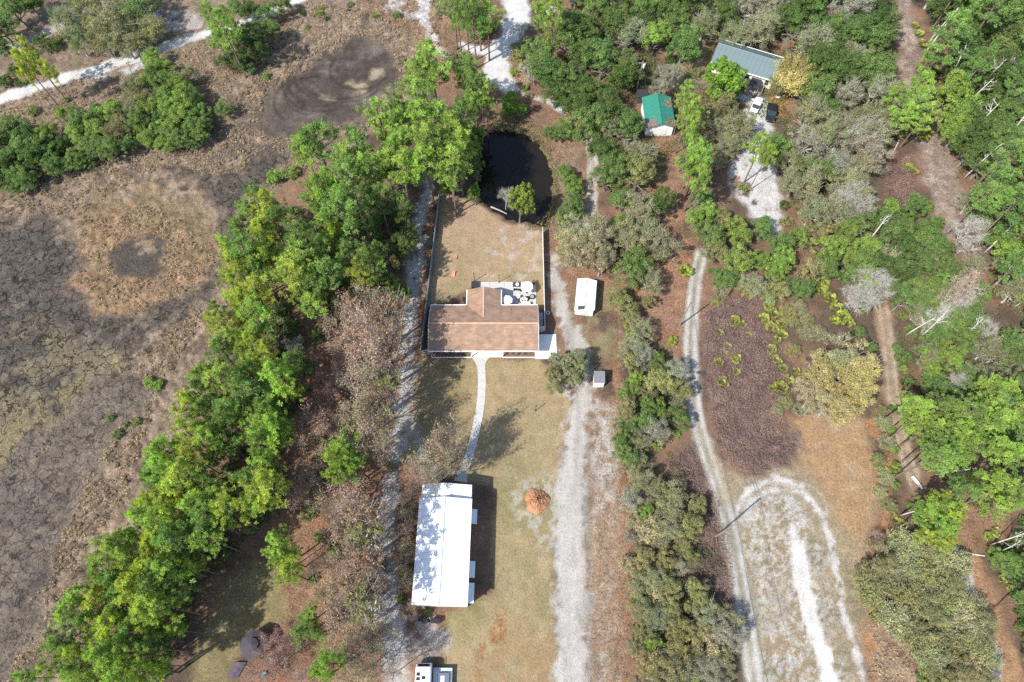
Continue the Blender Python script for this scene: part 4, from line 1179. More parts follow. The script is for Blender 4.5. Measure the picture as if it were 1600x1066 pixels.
scatter('undergrowth', 'low green undergrowth beneath the trees', [
    "360,440 440,330 520,320 600,290 640,330 640,400 590,470 540,450 500,520 470,640 430,720 440,800 400,830 330,900 300,960 250,1080 100,1080 220,880 300,740 360,600 380,520",
    "840,84 900,-40 1400,-40 1390,240 1330,330 1240,340 1220,190 1140,240 1060,230 1020,330 960,330 920,190",
    "1440,-40 1680,-40 1680,560 1560,500 1520,380 1480,220", "1380,320 1440,320 1500,440 1440,500 1390,440",
    "1400,520 1500,480 1680,560 1680,800 1500,790 1440,740 1400,640", "975,470 1060,570 1070,650 1040,700 1095,790 1150,960 1150,1080 990,1080 985,760",
    "1560,850 1680,790 1680,1100 1600,1010", "0,180 70,200 140,180 240,90 320,160 330,210 190,230 60,290 0,300"],
    130000, 0.9, 0.34, 0.2, (0.12, 0.16, 0.06), LEAF, 401)
scatter('dry_grass', 'tufts of dry tan grass over the marsh', [
    "-60,330 0,310 130,258 335,222 380,130 460,10 690,0 680,110 560,230 420,300 370,330 350,285 250,262 100,345",
    "122,345 250,320 345,400 330,440 240,480 180,492 120,440", "330,430 345,430 240,640 200,780 140,850 70,1000 30,1080 -100,1080 -60,1000 60,700 170,590 300,480",
    "1358,955 1400,975 1445,1010 1455,1085 1362,1085", "-60,130 200,120 320,60 420,40 340,180 200,220 60,270 -60,290"],
    130000, 0.5, 0.42, 0.085, (0.36, 0.27, 0.19), DRYLEAF, 411, 0.6, 0.44, 1.1, 0.5, (0, G_MARSH, G_FIELD), 12)
scatter('brush', 'dense purple-brown leafless brush', [BRUSH_A, BRUSH_B, "1385,285 1425,235 1435,340 1395,375 1368,380"],
    52000, 0.85, 0.36, 0.055, (0.27, 0.185, 0.16), DRYLEAF, 421, 0.7, 0.15, 1.4)
scatter('fallen_leaves', 'orange-brown fallen leaves and twigs on the forest floor', [
    "480,440 640,440 655,560 620,700 600,1080 380,1080 440,900 470,800 480,640", "855,360 960,400 985,640 985,1080 925,1080 930,700 955,480 880,440",
    "560,0 720,0 900,150 900,260 860,210 740,200 640,60", "960,200 1060,220 1100,420 1060,560 990,560", "1345,650 1400,650 1380,860 1345,900"],
    42000, 0.12, 0.24, 0.13, (0.27, 0.16, 0.10), DRYLEAF, 431, 0.3, 0.35, 2.0, 0.5, (0,))

scatter('reeds', 'rough grass and reeds around the pond bank', ["728,268 736,215 758,192 790,184 825,192 852,208 872,245 876,300 868,345 850,362 826,360 846,345 858,318 860,280 850,240 825,212 790,204 762,212 748,240 748,280"],
    4500, 0.8, 0.5, 0.08, (0.24, 0.21, 0.10), DRYLEAF, 441, 0.8, 0.3, 1.2)
# ------------------------------------------------------------------ buildings
def shingle_mat():
    m, nt, b = nodes_of('brown_shingles')
    N, L = nt.nodes, nt.links
    tc = N.new('ShaderNodeTexCoord')
    mp = N.new('ShaderNodeMapping')
    mp.inputs['Scale'].default_value = (1, 1, 1)
    L.new(tc.outputs['Object'], mp.inputs[0])
    br = N.new('ShaderNodeTexBrick')
    br.inputs['Color1'].default_value = (0.28, 0.187, 0.132, 1)
    br.inputs['Color2'].default_value = (0.23, 0.15, 0.104, 1)
    br.inputs['Mortar'].default_value = (0.17, 0.10, 0.07, 1)
    br.inputs['Scale'].default_value = 1.0
    br.inputs['Mortar Size'].default_value = 0.018
    br.inputs['Brick Width'].default_value = 0.9
    br.inputs['Row Height'].default_value = 0.28
    L.new(mp.outputs[0], br.inputs[0])
    nz = N.new('ShaderNodeTexNoise')
    nz.inputs['Scale'].default_value = 0.9
    nz.inputs['Detail'].default_value = 7
    L.new(tc.outputs['Object'], nz.inputs[0])
    mr = N.new('ShaderNodeMapRange')
    mr.inputs[1].default_value, mr.inputs[2].default_value, mr.inputs[3].default_value, mr.inputs[4].default_value = 0.3, 0.7, 0.8, 1.18
    L.new(nz.outputs[0], mr.inputs[0])
    s = N.new('ShaderNodeVectorMath')
    s.operation = 'SCALE'
    L.new(br.outputs[0], s.inputs[0])
    L.new(mr.outputs[0], s.inputs['Scale'])
    L.new(s.outputs[0], b.inputs['Base Color'])
    b.inputs['Roughness'].default_value = 0.95
    b.inputs['Specular IOR Level'].default_value = 0.15
    return m

SHINGLE = shingle_mat()
RIDGE = mat('ridge_shingles', (0.50, 0.34, 0.25), 0.95, 0.12, 4)
WALL_W = mat('house_siding', (0.62, 0.59, 0.54), 0.8, 0.06, 2)
MULCH = mat('bark_mulch', (0.15, 0.105, 0.085), 1.0, 0.5, 4, 0, 0.6, 0.1)
FENCE_M = mat('pale_vinyl_boards', (0.50, 0.49, 0.47), 0.7, 0.10, 3)

house = thing('house', 'long ranch house with a brown shingle roof and rear wing', 'house', (-5.0, 53.4, 0))
EV, RZ = 3.0, 4.78
def hx(x, y, z):
    return (x + 5.0, y - 53.4, z)
HX0, HX1, HY0, HY1 = -14.42, 4.57, 48.92, 57.87
MB().slab([hx(HX0, HY0, EV), hx(HX1, HY0, EV), hx(HX1, 53.4, RZ), hx(HX0, 53.4, RZ)], 0.16).build('roof_slope', SHINGLE, house)
MB().slab([hx(HX0, 53.4, RZ), hx(HX1, 53.4, RZ), hx(HX1, HY1, EV), hx(HX0, HY1, EV)], 0.16).build('roof_slope', SHINGLE, house)
wz = 4.24
vy = 53.4 + (RZ - wz) / (RZ - EV) * (HY1 - 53.4)
for sx in (-1, 1):
    xo = -5.0 + sx * 3.03
    q = [hx(xo, 61.0, EV + 0.012), hx(-5.0, 61.0, wz), hx(-5.0, vy - 0.05, wz), hx(xo, HY1 + 0.02, EV + 0.012)]
    MB().slab(q if sx > 0 else q[::-1], 0.15).build('roof_slope', SHINGLE, house)
MB().tube([hx(HX0, 53.4, RZ + 0.0), hx(HX1, 53.4, RZ + 0.0)], 0.10, 6).build('ridge_cap', RIDGE, house)
MB().tube([hx(-5.0, 61.0, wz), hx(-5.0, vy, wz)], 0.09, 6).build('ridge_cap', RIDGE, house)
for (x0, y0, x1, y1) in ((HX0, HY0 - 0.13, HX1, HY0 - 0.003), (HX0, HY1 + 0.003, -8.2, HY1 + 0.12), (-1.8, HY1 + 0.003, HX1, HY1 + 0.12), (-8.17, 57.95, -8.05, 61.0), (-1.95, 57.95, -1.83, 61.0)):
    a, b = hx(x0, y0, 0), hx(x1, y1, 0)
    MB().box(a[0], a[1], EV - 0.17, b[0], b[1], EV + 0.02).build('gutter', WHITE_PAINT, house)
for x in (HX0 - 0.06, HX1 + 0.003):
    MB().slab([hx(x, HY0, EV - 0.02), hx(x + 0.057, HY0, EV - 0.02), hx(x + 0.057, 53.4, RZ - 0.02), hx(x, 53.4, RZ - 0.02)], 0.22).build('rake_board', WHITE_PAINT, house)
    MB().slab([hx(x, 53.4, RZ - 0.02), hx(x + 0.057, 53.4, RZ - 0.02), hx(x + 0.057, HY1, EV - 0.02), hx(x, HY1, EV - 0.02)], 0.22).build('rake_board', WHITE_PAINT, house)
wl = MB()
a, b = hx(-13.9, 50.6, 0), hx(4.1, 57.4, 0)
wl.box(a[0], a[1], -0.1, b[0], b[1], 2.83)
wl.add([hx(-13.9, 50.6, 2.83), hx(-13.9, 57.4, 2.83), hx(-13.9, 53.4, 4.5)], [(0, 1, 2)])
wl.add([hx(4.1, 50.6, 2.83), hx(4.1, 57.4, 2.83), hx(4.1, 53.4, 4.5)], [(0, 1, 2)])
a, b = hx(-7.6, 57.42, 0), hx(-2.4, 60.6, 0)
wl.box(a[0], a[1], -0.1, b[0], b[1], 2.84)
wl.add([hx(-7.6, 60.6, 2.84), hx(-2.4, 60.6, 2.84), hx(-5, 60.6, 3.95)], [(0, 1, 2)])
wl.build('wall', WALL_W, house)
for x in (-12.2, -9.2, -0.6, 2.2):
    a = hx(x, 50.55, 0)
    w_ = MB().box(a[0] - 0.75, a[1] - 0.03, 0.95, a[0] + 0.75, a[1] + 0.045, 2.2).build('window', WHITE_PAINT, house)
    MB().box(a[0] - 0.66, a[1] - 0.045, 1.03, a[0] + 0.66, a[1] - 0.032, 2.12).build('pane', GLASS, w_)
a = hx(-4.6, 50.55, 0)
d_ = MB().box(a[0] - 0.5, a[1] - 0.05, 0.1, a[0] + 0.5, a[1] + 0.045, 2.15).build('door', mat('door_red', (0.16, 0.06, 0.05), 0.5), house)
MB().tube([(a[0] + 0.38, a[1] - 0.12, 1.05), (a[0] + 0.38, a[1] - 0.05, 1.05)], 0.04, 6).build('handle', CHROME, d_)
for x, y in ((-11.2, 55.1), (-0.4, 56.6), (2.3, 55.4)):
    zz = EV + (HY1 - y) / (HY1 - 53.4) * (RZ - EV)
    a = hx(x, y, 0)
    MB().tube([(a[0], a[1], zz - 0.1), (a[0], a[1], zz + 0.35)], 0.07, 8).build('vent_pipe', mat('vent_pipe_grey', (0.35, 0.3, 0.27), 0.7), house)
for x in (-7.1, -1.7):
    MB().box(*hx(x - 0.07, 49.05, 0.05), *hx(x + 0.07, 49.19, 2.83)).build('porch_post', WHITE_PAINT, house)

def flat(name, outline, z, t, m, label, cat):
    cx = sum(p[0] for p in outline) / len(outline)
    cy = sum(p[1] for p in outline) / len(outline)
    o = MB().slab([(p[0] - cx, p[1] - cy, z) for p in outline], t).build(name, m)
    o.location = (cx, cy, 0)
    if cat is None:
        o['kind'] = 'structure'
    else:
        tag(o, label, cat)
    return o

flat('porch_slab', [(-7.0, 49.05), (-1.85, 49.05), (-1.85, 50.58), (-7.0, 50.58)], 0.12, 0.2, CONCRETE_W, '', None)
flat('carport_slab', [(4.15, 48.72), (7.9, 48.72), (7.86, 53.5), (4.15, 53.5)], 0.09, 0.2, CONCRETE_W, '', None)
flat('side_pad', [(4.15, 54.0), (5.6, 54.0), (5.6, 57.9), (4.15, 57.9)], 0.08, 0.2, CONCRETE, '', None)
patio = thing('patio', 'pale concrete patio in the corner behind the brown-roofed house', 'patio', (-1, 61, 0))
px_edges = [(-7.0, 60.98, -4.2, 64.35), (-4.17, 60.98, -1.45, 64.35), (-1.42, 60.98, 1.45, 64.35), (1.48, 60.98, 4.42, 64.35), (-1.9, 57.95, 1.2, 60.95), (1.23, 57.95, 4.42, 60.95)]
for x0, y0, x1, y1 in px_edges:
    MB().box(x0 + 1, y0 - 61, -0.1, x1 + 1, y1 - 61, 0.085).build('concrete_slab', CONCRETE, patio)

for x0, x1, lb in ((-14.1, -7.25, 'long mulched bed with white edging left of the front porch'), (-1.55, 4.05, 'mulched bed with white edging right of the front porch')):
    bed = thing('planting_bed', lb, 'flower bed', ((x0 + x1) / 2, 49.7, 0), 0, 'planting beds along the front of the house')
    hw = (x1 - x0) / 2
    mb = MB()
    n = 26
    for k in range(n):
        for j in range(4):
            x = -hw + (k + 0.5) * 2 * hw / n
            y = -0.5 + j * 0.33
            mb.disc((x + random.uniform(-.08, .08), y), 0.17, 0.0, 0.10 + random.uniform(0, 0.1), 6, 0.05)
    mb.box(-hw, -0.62, -0.05, hw, 0.78, 0.06)
    mb.build('mulch', MULCH, bed)
    MB().box(-hw - 0.08, -0.76, -0.05, hw + 0.08, -0.63, 0.13).build('edging', WHITE_PAINT, bed)
    for sx in (-1, 1):
        MB().box(sx * (hw + 0.05) - 0.05, -0.62, -0.05, sx * (hw + 0.05) + 0.05, 0.8, 0.12).build('edging', WHITE_PAINT, bed)
    for k in range(5):
        me = VAR['shrub'][k % 5][1]
        o = inst('plant', me, bed, (-hw + (k + 0.6) * 2 * hw / 5.2, random.uniform(-0.1, 0.4), 0), random.uniform(0, 6), (0.18, 0.18, 0.2))
        o.color = (0.10, 0.115, 0.05, 1)

# concrete footpath laid in sections from the porch to the workshop
WPTS = [at(*p) for p in pts("751,558.5 751,566 752.5,580 753,600 752,622 749,645 744,670 739,692 733,712 727,730 722,742 719,756")]
walk = bpy.data.objects.new('footpath', None)
COL.objects.link(walk)
walk['kind'] = 'structure'
walk['label'] = 'curved concrete footpath joining the front porch and the white workshop'
dense = []
for i in range(len(WPTS) - 1):
    for t in np.linspace(0, 1, 12, endpoint=False):
        dense.append((WPTS[i][0] * (1 - t) + WPTS[i + 1][0] * t, WPTS[i][1] * (1 - t) + WPTS[i + 1][1] * t))
dense.append(WPTS[-1])
dl = np.cumsum([0] + [math.dist(dense[i], dense[i + 1]) for i in range(len(dense) - 1)])
def wat(s):
    i = min(int(np.searchsorted(dl, s, 'right')) - 1, len(dense) - 2)
    t = (s - dl[i]) / max(dl[i + 1] - dl[i], 1e-6)
    p = Vector((dense[i][0] * (1 - t) + dense[i + 1][0] * t, dense[i][1] * (1 - t) + dense[i + 1][1] * t))
    d = Vector((dense[min(i + 4, len(dense) - 1)][0] - dense[max(i - 4, 0)][0], dense[min(i + 4, len(dense) - 1)][1] - dense[max(i - 4, 0)][1])).normalized()
    return p, Vector((-d.y, d.x))
S = 0.0
def wwid(s):
    return 0.68 + 0.9 * max(0, 1 - s / 1.8) ** 1.5 + 0.55 * max(0, 1 - (dl[-1] - s) / 3.0) ** 1.5
while S < dl[-1] - 0.6:
    e_ = min(S + 1.5, dl[-1])
    q = []
    for s in np.linspace(S + 0.012, e_ - 0.012, 5):
        p, nn = wat(s)
        q.append((p + nn * wwid(s)).to_tuple())
    for s in np.linspace(e_ - 0.012, S + 0.012, 5):
        p, nn = wat(s)
        q.append((p - nn * wwid(s)).to_tuple())
    MB().slab([(p[0], p[1], 0.06) for p in q], 0.15).build('concrete_slab', CONCRETE, walk)
    S += 1.5

# white two-storey workshop with a front porch
ws = thing('workshop', 'white metal-roofed workshop barn with a lower gabled end porch', 'workshop', (-10.27, 15.4, 0), R(-1.0))
WW, WL, WE, WR = 3.97, 7.68, 5.25, 6.55
ribs = [0.0]
npan = 17
pw = 2 * WL / npan
def ribbed(name, w0, run, rise, side):               # one roof sheet with a raised seam on each edge
    mb = MB()
    s = side
    q = [(0, 0, rise), (0, pw - 0.02, rise), (s * run, pw - 0.02, 0), (s * run, 0, 0)]
    mb.slab(q if s < 0 else q[::-1], 0.05)
    for y in (0.0, pw / 3, 2 * pw / 3):
        q = [(0, y, rise + 0.035), (0, y + 0.05, rise + 0.035), (s * run, y + 0.05, 0.035), (s * run, y, 0.035)]
        mb.slab(q if s < 0 else q[::-1], 0.034)
    return mb.mesh(name)
for s in (-1, 1):
    me = ribbed('roof_panel', pw, WW, WR - WE, s)
    me.materials.append(WHITE_METAL)
    for k in range(npan):
        inst('roof_panel', me, ws, (0, -WL + k * pw, WE))
MB().tube([(0, -WL, WR + 0.02), (0, WL, WR + 0.02)], 0.09, 6).build('ridge_cap', WHITE_METAL, ws)
PE, PR, PL = 4.55, 5.55, 2.3
pp = PL / 2
for s in (-1, 1):
    mb = MB()
    q = [(0, 0, PR - PE), (0, PL, PR - PE), (s * 3.88, PL, 0), (s * 3.88, 0, 0)]
    mb.slab(q if s < 0 else q[::-1], 0.05)
    for k in range(8):
        y = k * PL / 8
        q = [(0, y, PR - PE + 0.035), (0, y + 0.05, PR - PE + 0.035), (s * 3.88, y + 0.05, 0.035), (s * 3.88, y, 0.035)]
        mb.slab(q if s < 0 else q[::-1], 0.034)
    o = mb.build('porch_roof', WHITE_METAL, ws)
    o.location = (0, WL + 0.01, PE)
wl = MB().box(-3.7, -WL + 0.25, -0.1, 3.7, WL - 0.2, WE - 0.1)
for y in (-WL + 0.25, WL - 0.2):
    wl.add([(-3.7, y, WE - 0.1), (3.7, y, WE - 0.1), (0, y, WR - 0.15)], [(0, 1, 2)])
wl.build('wall', WHITE_PAINT, ws)
for x in (-3.6, -1.2, 1.2, 3.6):
    MB().box(x - 0.08, WL + PL - 0.3, 0, x + 0.08, WL + PL - 0.14, PE - 0.06 + (1 - abs(x) / 3.88) * (PR - PE) - 0.05).build('porch_post', WHITE_PAINT, ws)
MB().box(-3.75, WL - 0.1, -0.1, 3.75, WL + PL, 0.1).build('porch_floor', CONCRETE, ws)
d_ = MB().box(-0.5, WL - 0.19, 0.1, 0.5, WL - 0.13, 2.2).build('door', mat('door_grey', (0.3, 0.32, 0.34), 0.5), ws)
MB().tube([(0.38, WL - 0.1, 1.1), (0.38, WL - 0.04, 1.1)], 0.04, 6).build('handle', CHROME, d_)
AWN = mat('awning_metal', (0.55, 0.58, 0.60), 0.5, 0.05, 2)
for y0, y1 in ((795, 818), (876, 902), (910, 942)):
    ya, yb = at(742, y1, 2.7)[1] - 15.4, at(742, y0, 2.7)[1] - 15.4
    MB().slab([(3.705, ya, 2.95), (4.75, ya, 2.6), (4.75, yb, 2.6), (3.705, yb, 2.95)], 0.06).build('awning', AWN, ws)
    w_ = MB().box(3.702, ya + 0.2, 0.9, 3.75, yb - 0.2, 2.3).build('window', WHITE_PAINT, ws)
    MB().box(3.752, ya + 0.3, 1.0, 3.765, yb - 0.3, 2.2).build('pane', GLASS, w_)
for x in (-WW - 0.05, WW + 0.003):
    MB().box(x, -WL, WE - 0.2, x + 0.05, WL, WE + 0.01).build('gutter', WHITE_PAINT, ws)

# white garden shed
shed = thing('shed', 'white shed with a white gabled roof and dark roof panel', 'shed', (13.3, 60.15, 0), R(-6.8))
sw, sl, se, sr = 1.78, 3.3, 2.45, 3.05
for s in (-1, 1):
    mb = MB()
    q = [(0, -sl, sr), (0, sl, sr), (s * sw, sl, se), (s * sw, -sl + (0.5 if s > 0 else 0), se), ]
    mb.slab(q if s < 0 else q[::-1], 0.06)
    for k in range(11):
        y = -sl + 0.6 + k * 0.59
        q = [(0.02 * s, y, sr + 0.02), (0.02 * s, y + 0.04, sr + 0.02), (s * sw, y + 0.04, se + 0.025), (s * sw, y, se + 0.025)]
        mb.slab(q if s < 0 else q[::-1], 0.022)
    mb.build('roof_slope', WHITE_METAL, shed)
MB().box(-0.06, -sl + 0.4, sr - 0.01, 0.06, sl, sr + 0.035).build('ridge_cap', mat('ridge_grey', (0.25, 0.26, 0.27), 0.6), shed)
wl = MB().box(-1.6, -2.75, -0.05, 1.6, 3.1, se)
for y in (-2.75, 3.1):
    wl.add([(-1.6, y, se), (1.6, y, se), (0, y, sr - 0.1)], [(0, 1, 2)])
wl.build('wall', WHITE_PAINT, shed)
MB().slab([(-1.25, -3.2, 2.70), (-0.08, -3.2, 3.09), (-0.08, -2.4, 3.09), (-1.25, -2.4, 2.70)], 0.05).build('roof_panel', mat('dark_panel', (0.05, 0.055, 0.06), 0.4), shed)
MB().box(-0.7, -2.8, 0, 0.7, -2.755, 2.0).build('door', mat('shed_door', (0.55, 0.55, 0.54), 0.6), shed)

small = thing('shed', 'small white shed with a grey ribbed roof beside the gravel drive', 'shed', (14.9, 44.3, 0), R(-1.5))
mb = MB()
mb.slab([(-0.95, -1.0, 2.2), (0.95, -1.0, 2.2), (0.95, 1.1, 2.45), (-0.95, 1.1, 2.45)], 0.05)
for k in range(10):
    x = -0.93 + k * 0.2
    mb.slab([(x, -1.0, 2.24), (x + 0.06, -1.0, 2.24), (x + 0.06, 1.1, 2.49), (x, 1.1, 2.49)], 0.045)
mb.build('roof', mat('grey_sheet', (0.19, 0.20, 0.205), 0.5, 0.1, 3, 0.3), small)
wl = MB().box(-0.85, -0.9, -0.05, 0.85, 0.95, 2.14)
wl.build('wall', WHITE_PAINT, small)
MB().box(-0.4, -0.95, 0, 0.4, -0.905, 1.9).build('door', mat('small_shed_door', (0.60, 0.60, 0.58), 0.6), small)

# green-roofed garage
gh = thing('garage', 'small white garage with a bright green metal roof', 'garage', (30.25, 103.1, 0), R(1.5))
GREEN = mat('green_roof_metal', (0.025, 0.165, 0.115), 0.5, 0.22, 1.2, 0.0, 0, 0.5)
gw, gl, ge, gr_ = 3.05, 4.15, 2.95, 4.1
for s in (-1, 1):
    npn = 8
    pwid = 2 * gl / npn
    mb = MB()
    q = [(0, 0, gr_ - ge), (0, pwid - 0.015, gr_ - ge), (s * gw, pwid - 0.015, 0), (s * gw, 0, 0)]
    mb.slab(q if s < 0 else q[::-1], 0.05)
    for y in (0.0, pwid / 2):
        q = [(0, y, gr_ - ge + 0.04), (0, y + 0.06, gr_ - ge + 0.04), (s * gw, y + 0.06, 0.04), (s * gw, y, 0.04)]
        mb.slab(q if s < 0 else q[::-1], 0.038)
    me = mb.mesh('roof_panel')
    me.materials.append(GREEN)
    for k in range(npn):
        inst('roof_panel', me, gh, (0, -gl + k * pwid, ge))
MB().tube([(0, -gl, gr_ + 0.02), (0, gl, gr_ + 0.02)], 0.12, 6).build('ridge_cap', GREEN, gh)
wl = MB().box(-2.75, -3.6, -0.05, 2.75, 3.8, ge - 0.02)
for y in (-3.6, 3.8):
    wl.add([(-2.75, y, ge - 0.02), (2.75, y, ge - 0.02), (0, y, gr_ - 0.12)], [(0, 1, 2)])
wl.build('wall', WHITE_PAINT, gh)
MB().box(-1.5, -3.66, 0, 1.5, -3.605, 2.3).build('garage_door', mat('garage_door', (0.68, 0.68, 0.66), 0.6), gh)
r_ = np.random.default_rng(3)
lc, ln_ = [], []
for k in range(420):
    s = r_.choice([-1, 1])
    if r_.random() < 0.7:
        x, y = s * r_.uniform(0.9, 3.0) , -gl + abs(r_.normal()) * 0.9
    else:
        x, y = r_.normal() * 0.5 + 2.3, r_.normal() * 0.5 + 1.9
    if abs(x) < 3.0 and abs(y) < gl:
        lc.append((x, y, gr_ - abs(x) / gw * (gr_ - ge) + 0.06)); ln_.append((s * 0.3 + r_.normal() * 0.25, r_.normal() * 0.25, 1))
me = crown_mesh('fallen_leaf_litter', np.array(lc), unit(np.array(ln_)), r_.uniform(0.2, 0.8, len(lc)), 0.42, 0.28, r_, DRYLEAF)
o = inst('leaf_litter', me, gh)
o.color = (0.20, 0.14, 0.11, 1)
lean = thing('storage_shed', 'low dark storage shed behind the green-roofed garage', 'shed', (*at(1004, 147, 1.8), 0), R(2))
MB().slab([(-1.2, -1.0, 1.9), (1.2, -1.0, 1.9), (1.2, 1.0, 2.2), (-1.2, 1.0, 2.2)], 0.07).build('roof', DARK_METAL, lean)
MB().box(-1.1, -0.9, -0.05, 1.1, 0.9, 1.82).build('wall', mat('dark_boards', (0.06, 0.055, 0.05), 0.9), lean)

# grey-blue metal roofed house
bh = thing('house', 'neighbouring house with a long blue-grey metal roof among oaks', 'house', (50.72, 117.92, 0), R(-23.9))
BLUEM = mat('blue_grey_roof_metal', (0.10, 0.14, 0.145), 0.4, 0.12, 0.6, 0.0, 0, 0.5)
bl_, bd, be, br_ = 7.0, 3.75, 3.0, 4.9
npn = 14
pwid = 2 * bl_ / npn
for s in (-1, 1):
    mb = MB()
    q = [(0, 0, br_ - be), (pwid - 0.015, 0, br_ - be), (pwid - 0.015, s * bd, 0), (0, s * bd, 0)]
    mb.slab(q if s > 0 else q[::-1], 0.05)
    for x in (0.0, pwid / 2):
        q = [(x, 0, br_ - be + 0.04), (x + 0.05, 0, br_ - be + 0.04), (x + 0.05, s * bd, 0.04), (x, s * bd, 0.04)]
        mb.slab(q if s > 0 else q[::-1], 0.038)
    me = mb.mesh('roof_panel')
    me.materials.append(BLUEM)
    for k in range(npn):
        inst('roof_panel', me, bh, (-bl_ + k * pwid, 0, be))
MB().tube([(-bl_, 0, br_ + 0.02), (bl_, 0, br_ + 0.02)], 0.1, 6).build('ridge_cap', BLUEM, bh)
MB().box(-bl_, bd + 0.003, be - 0.15, bl_, bd + 0.1, be + 0.05).build('gutter', WHITE_PAINT, bh)
MB().box(-bl_, -bd - 0.1, be - 0.15, bl_, -bd - 0.003, be + 0.05).build('gutter', WHITE_PAINT, bh)
MB().tube([(-2.2, 0.4, br_ - 0.3), (-2.2, 0.4, br_ + 0.4)], 0.14, 8).build('vent_pipe', CHROME, bh)
wl = MB().box(-6.7, -3.2, -0.05, 6.7, 3.4, be - 0.02)
for x in (-6.7, 6.7):
    wl.add([(x, -3.2, be - 0.02), (x, 3.4, be - 0.02), (x, 0, br_ - 0.2)], [(0, 1, 2)])
wl.build('wall', WALL_W, bh)
for x in (-4.5, 0.2, 1.3, 5.6):
    w_ = MB().box(x - 0.5, -3.26, 0.9, x + 0.5, -3.205, 2.35).build('window', WHITE_PAINT, bh)
    MB().box(x - 0.42, -3.285, 0.98, x + 0.42, -3.265, 1.6).build('pane', GLASS, w_)
    MB().box(x - 0.42, -3.285, 1.66, x + 0.42, -3.265, 2.27).build('pane', GLASS, w_)
MB().box(1.9, -6.3, -0.05, 5.2, -3.3, 0.35).build('porch_deck', WOOD_GREY, bh)
MB().slab([(2.3, -6.4, 2.2), (4.5, -6.4, 2.2), (4.5, -3.9, 2.5), (2.3, -3.9, 2.5)], 0.08).build('porch_roof', DARK_METAL, bh)
for x in (2.4, 4.4):
    MB().box(x - 0.06, -6.3, 0.35, x + 0.06, -6.18, 2.12).build('porch_post', WOOD_GREY, bh)
MB().box(5.3, -5.5, 0, 5.4, -3.3, 1.1).build('porch_rail', WOOD_GREY, bh)

# ------------------------------------------------------------------ fences
def board_fence(name, label, P0, group, FENCE_M=FENCE_M):
    f = thing(name, label, 'fence', (P0[0][0], P0[0][1], 0), 0, group)
    pm = MB().box(-0.065, -0.065, -0.1, 0.065, 0.065, 1.92)
    pm.add([(-0.08, -0.08, 1.92), (0.08, -0.08, 1.92), (0.08, 0.08, 1.92), (-0.08, 0.08, 1.92), (0, 0, 2.0)], [(0, 1, 4), (1, 2, 4), (2, 3, 4), (3, 0, 4)])
    pme = pm.mesh('post')
    pme.materials.append(FENCE_M)
    panels = {}
    for i in range(len(P0) - 1):
        a, b = Vector(P0[i] + (0,)), Vector(P0[i + 1] + (0,))
        ln = (b - a).length
        n = max(1, round(ln / 2.4))
        w = ln / n
        ang = math.atan2(b.y - a.y, b.x - a.x)
        key = round(w, 3)
        if key not in panels:
            mb = MB()
            nb = 12
            for k in range(nb):
                x0 = 0.07 + k * (w - 0.14) / nb
                off = 0.012 if k % 2 else -0.012
                mb.box(x0, -0.015 + off, 0.08, x0 + (w - 0.14) / nb - 0.012, 0.015 + off, 1.76)
            mb.box(0.066, -0.045, 1.765, w - 0.066, 0.045, 1.83)
            mb.box(0.066, -0.04, 0.02, w - 0.066, 0.04, 0.075)
            me = mb.mesh('panel')
            me.materials.append(FENCE_M)
            panels[key] = me
        for k in range(n):
            p = a.lerp(b, k / n) - a + (a - Vector(P0[0] + (0,)))
            inst('post', pme, f, p, ang)
            inst('panel', panels[key], f, p, ang)
    inst('post', pme, f, Vector(P0[-1] + (0,)) - Vector(P0[0] + (0,)))
    return f
board_fence('board_fence', 'shade-tinted board fence on the left of the back yard, beside the sand track', [(-14.25, 84.0), (-15.1, 66.5), (-15.95, 49.6), (-14.0, 49.6)], 'board fences of the back yard', mat('shade_tinted_boards', (0.21, 0.22, 0.225), 0.8, 0.15, 3))  # darker boards: shade of the visible face put into their colour
board_fence('board_fence', 'pale board fence on the right of the back yard, next to the gravel drive', [(5.84, 75.2), (5.86, 54.2), (4.2, 54.2)], 'board fences of the back yard')

def wire_fence(name, label, P0, h=1.3, gap=None):
    f = thing(name, label, 'fence', (P0[0][0], P0[0][1], 0))
    pm = MB().tube([(0, 0, -0.1), (0, 0, h)], 0.05, 6).mesh('post')
    pm.materials.append(WOOD_GREY)
    o0 = Vector((P0[0][0], P0[0][1], 0))
    for p in P0:
        inst('post', pm, f, Vector((p[0], p[1], 0)) - o0)
    for z in (h * 0.4, h * 0.7, h * 0.96):
        MB().tube([Vector((p[0], p[1], z)) - o0 for p in P0], 0.012, 4, False).build('wire', WOOD_GREY, f)
W_ = gpoly("612,590 610,620 607,650 604,680 601,710 597,740 594,765 591,790 590,815 589,845 588,875 589,905 591,935 594,965 597,995 600,1025 603,1055")
wire_fence('wire_fence', 'thin wire fence on wooden posts along the left edge of the sand track', W_)

# ------------------------------------------------------------------ poles and wires
def pole(px, py, h, label, cross=None, drum=False, r=0.15):
    x, y = at(px, py)
    t = thing('utility_pole', label, 'utility pole', (x, y, 0), 0, 'wooden utility poles')
    MB().tube([(0, 0, -0.2), (0, 0, h * 0.5), (0, 0, h)], [r, r * 0.88, r * 0.72], 8).build('shaft', WOOD_POLE, t)
    for k, z in enumerate((h - 0.15, h - 0.7)):
        MB().disc((0.16, 0), 0.05, z, z + 0.18, 8).build('insulator', CHROME, t)
    if cross:
        MB().box(-cross, -0.06, h - 0.5, cross, 0.06, h - 0.36).build('crossarm', WOOD_POLE, t)
    if drum:
        MB().disc((0.38, -0.1), 0.26, h - 1.5, h - 0.6, 12).build('transformer', mat('transformer_grey', (0.5, 0.51, 0.52), 0.4), t)
    return Vector((x, y, h))
T1 = pole(1061.5, 509, 9.1, 'tall wooden utility pole left of the narrow sand road, beside the dark brush')
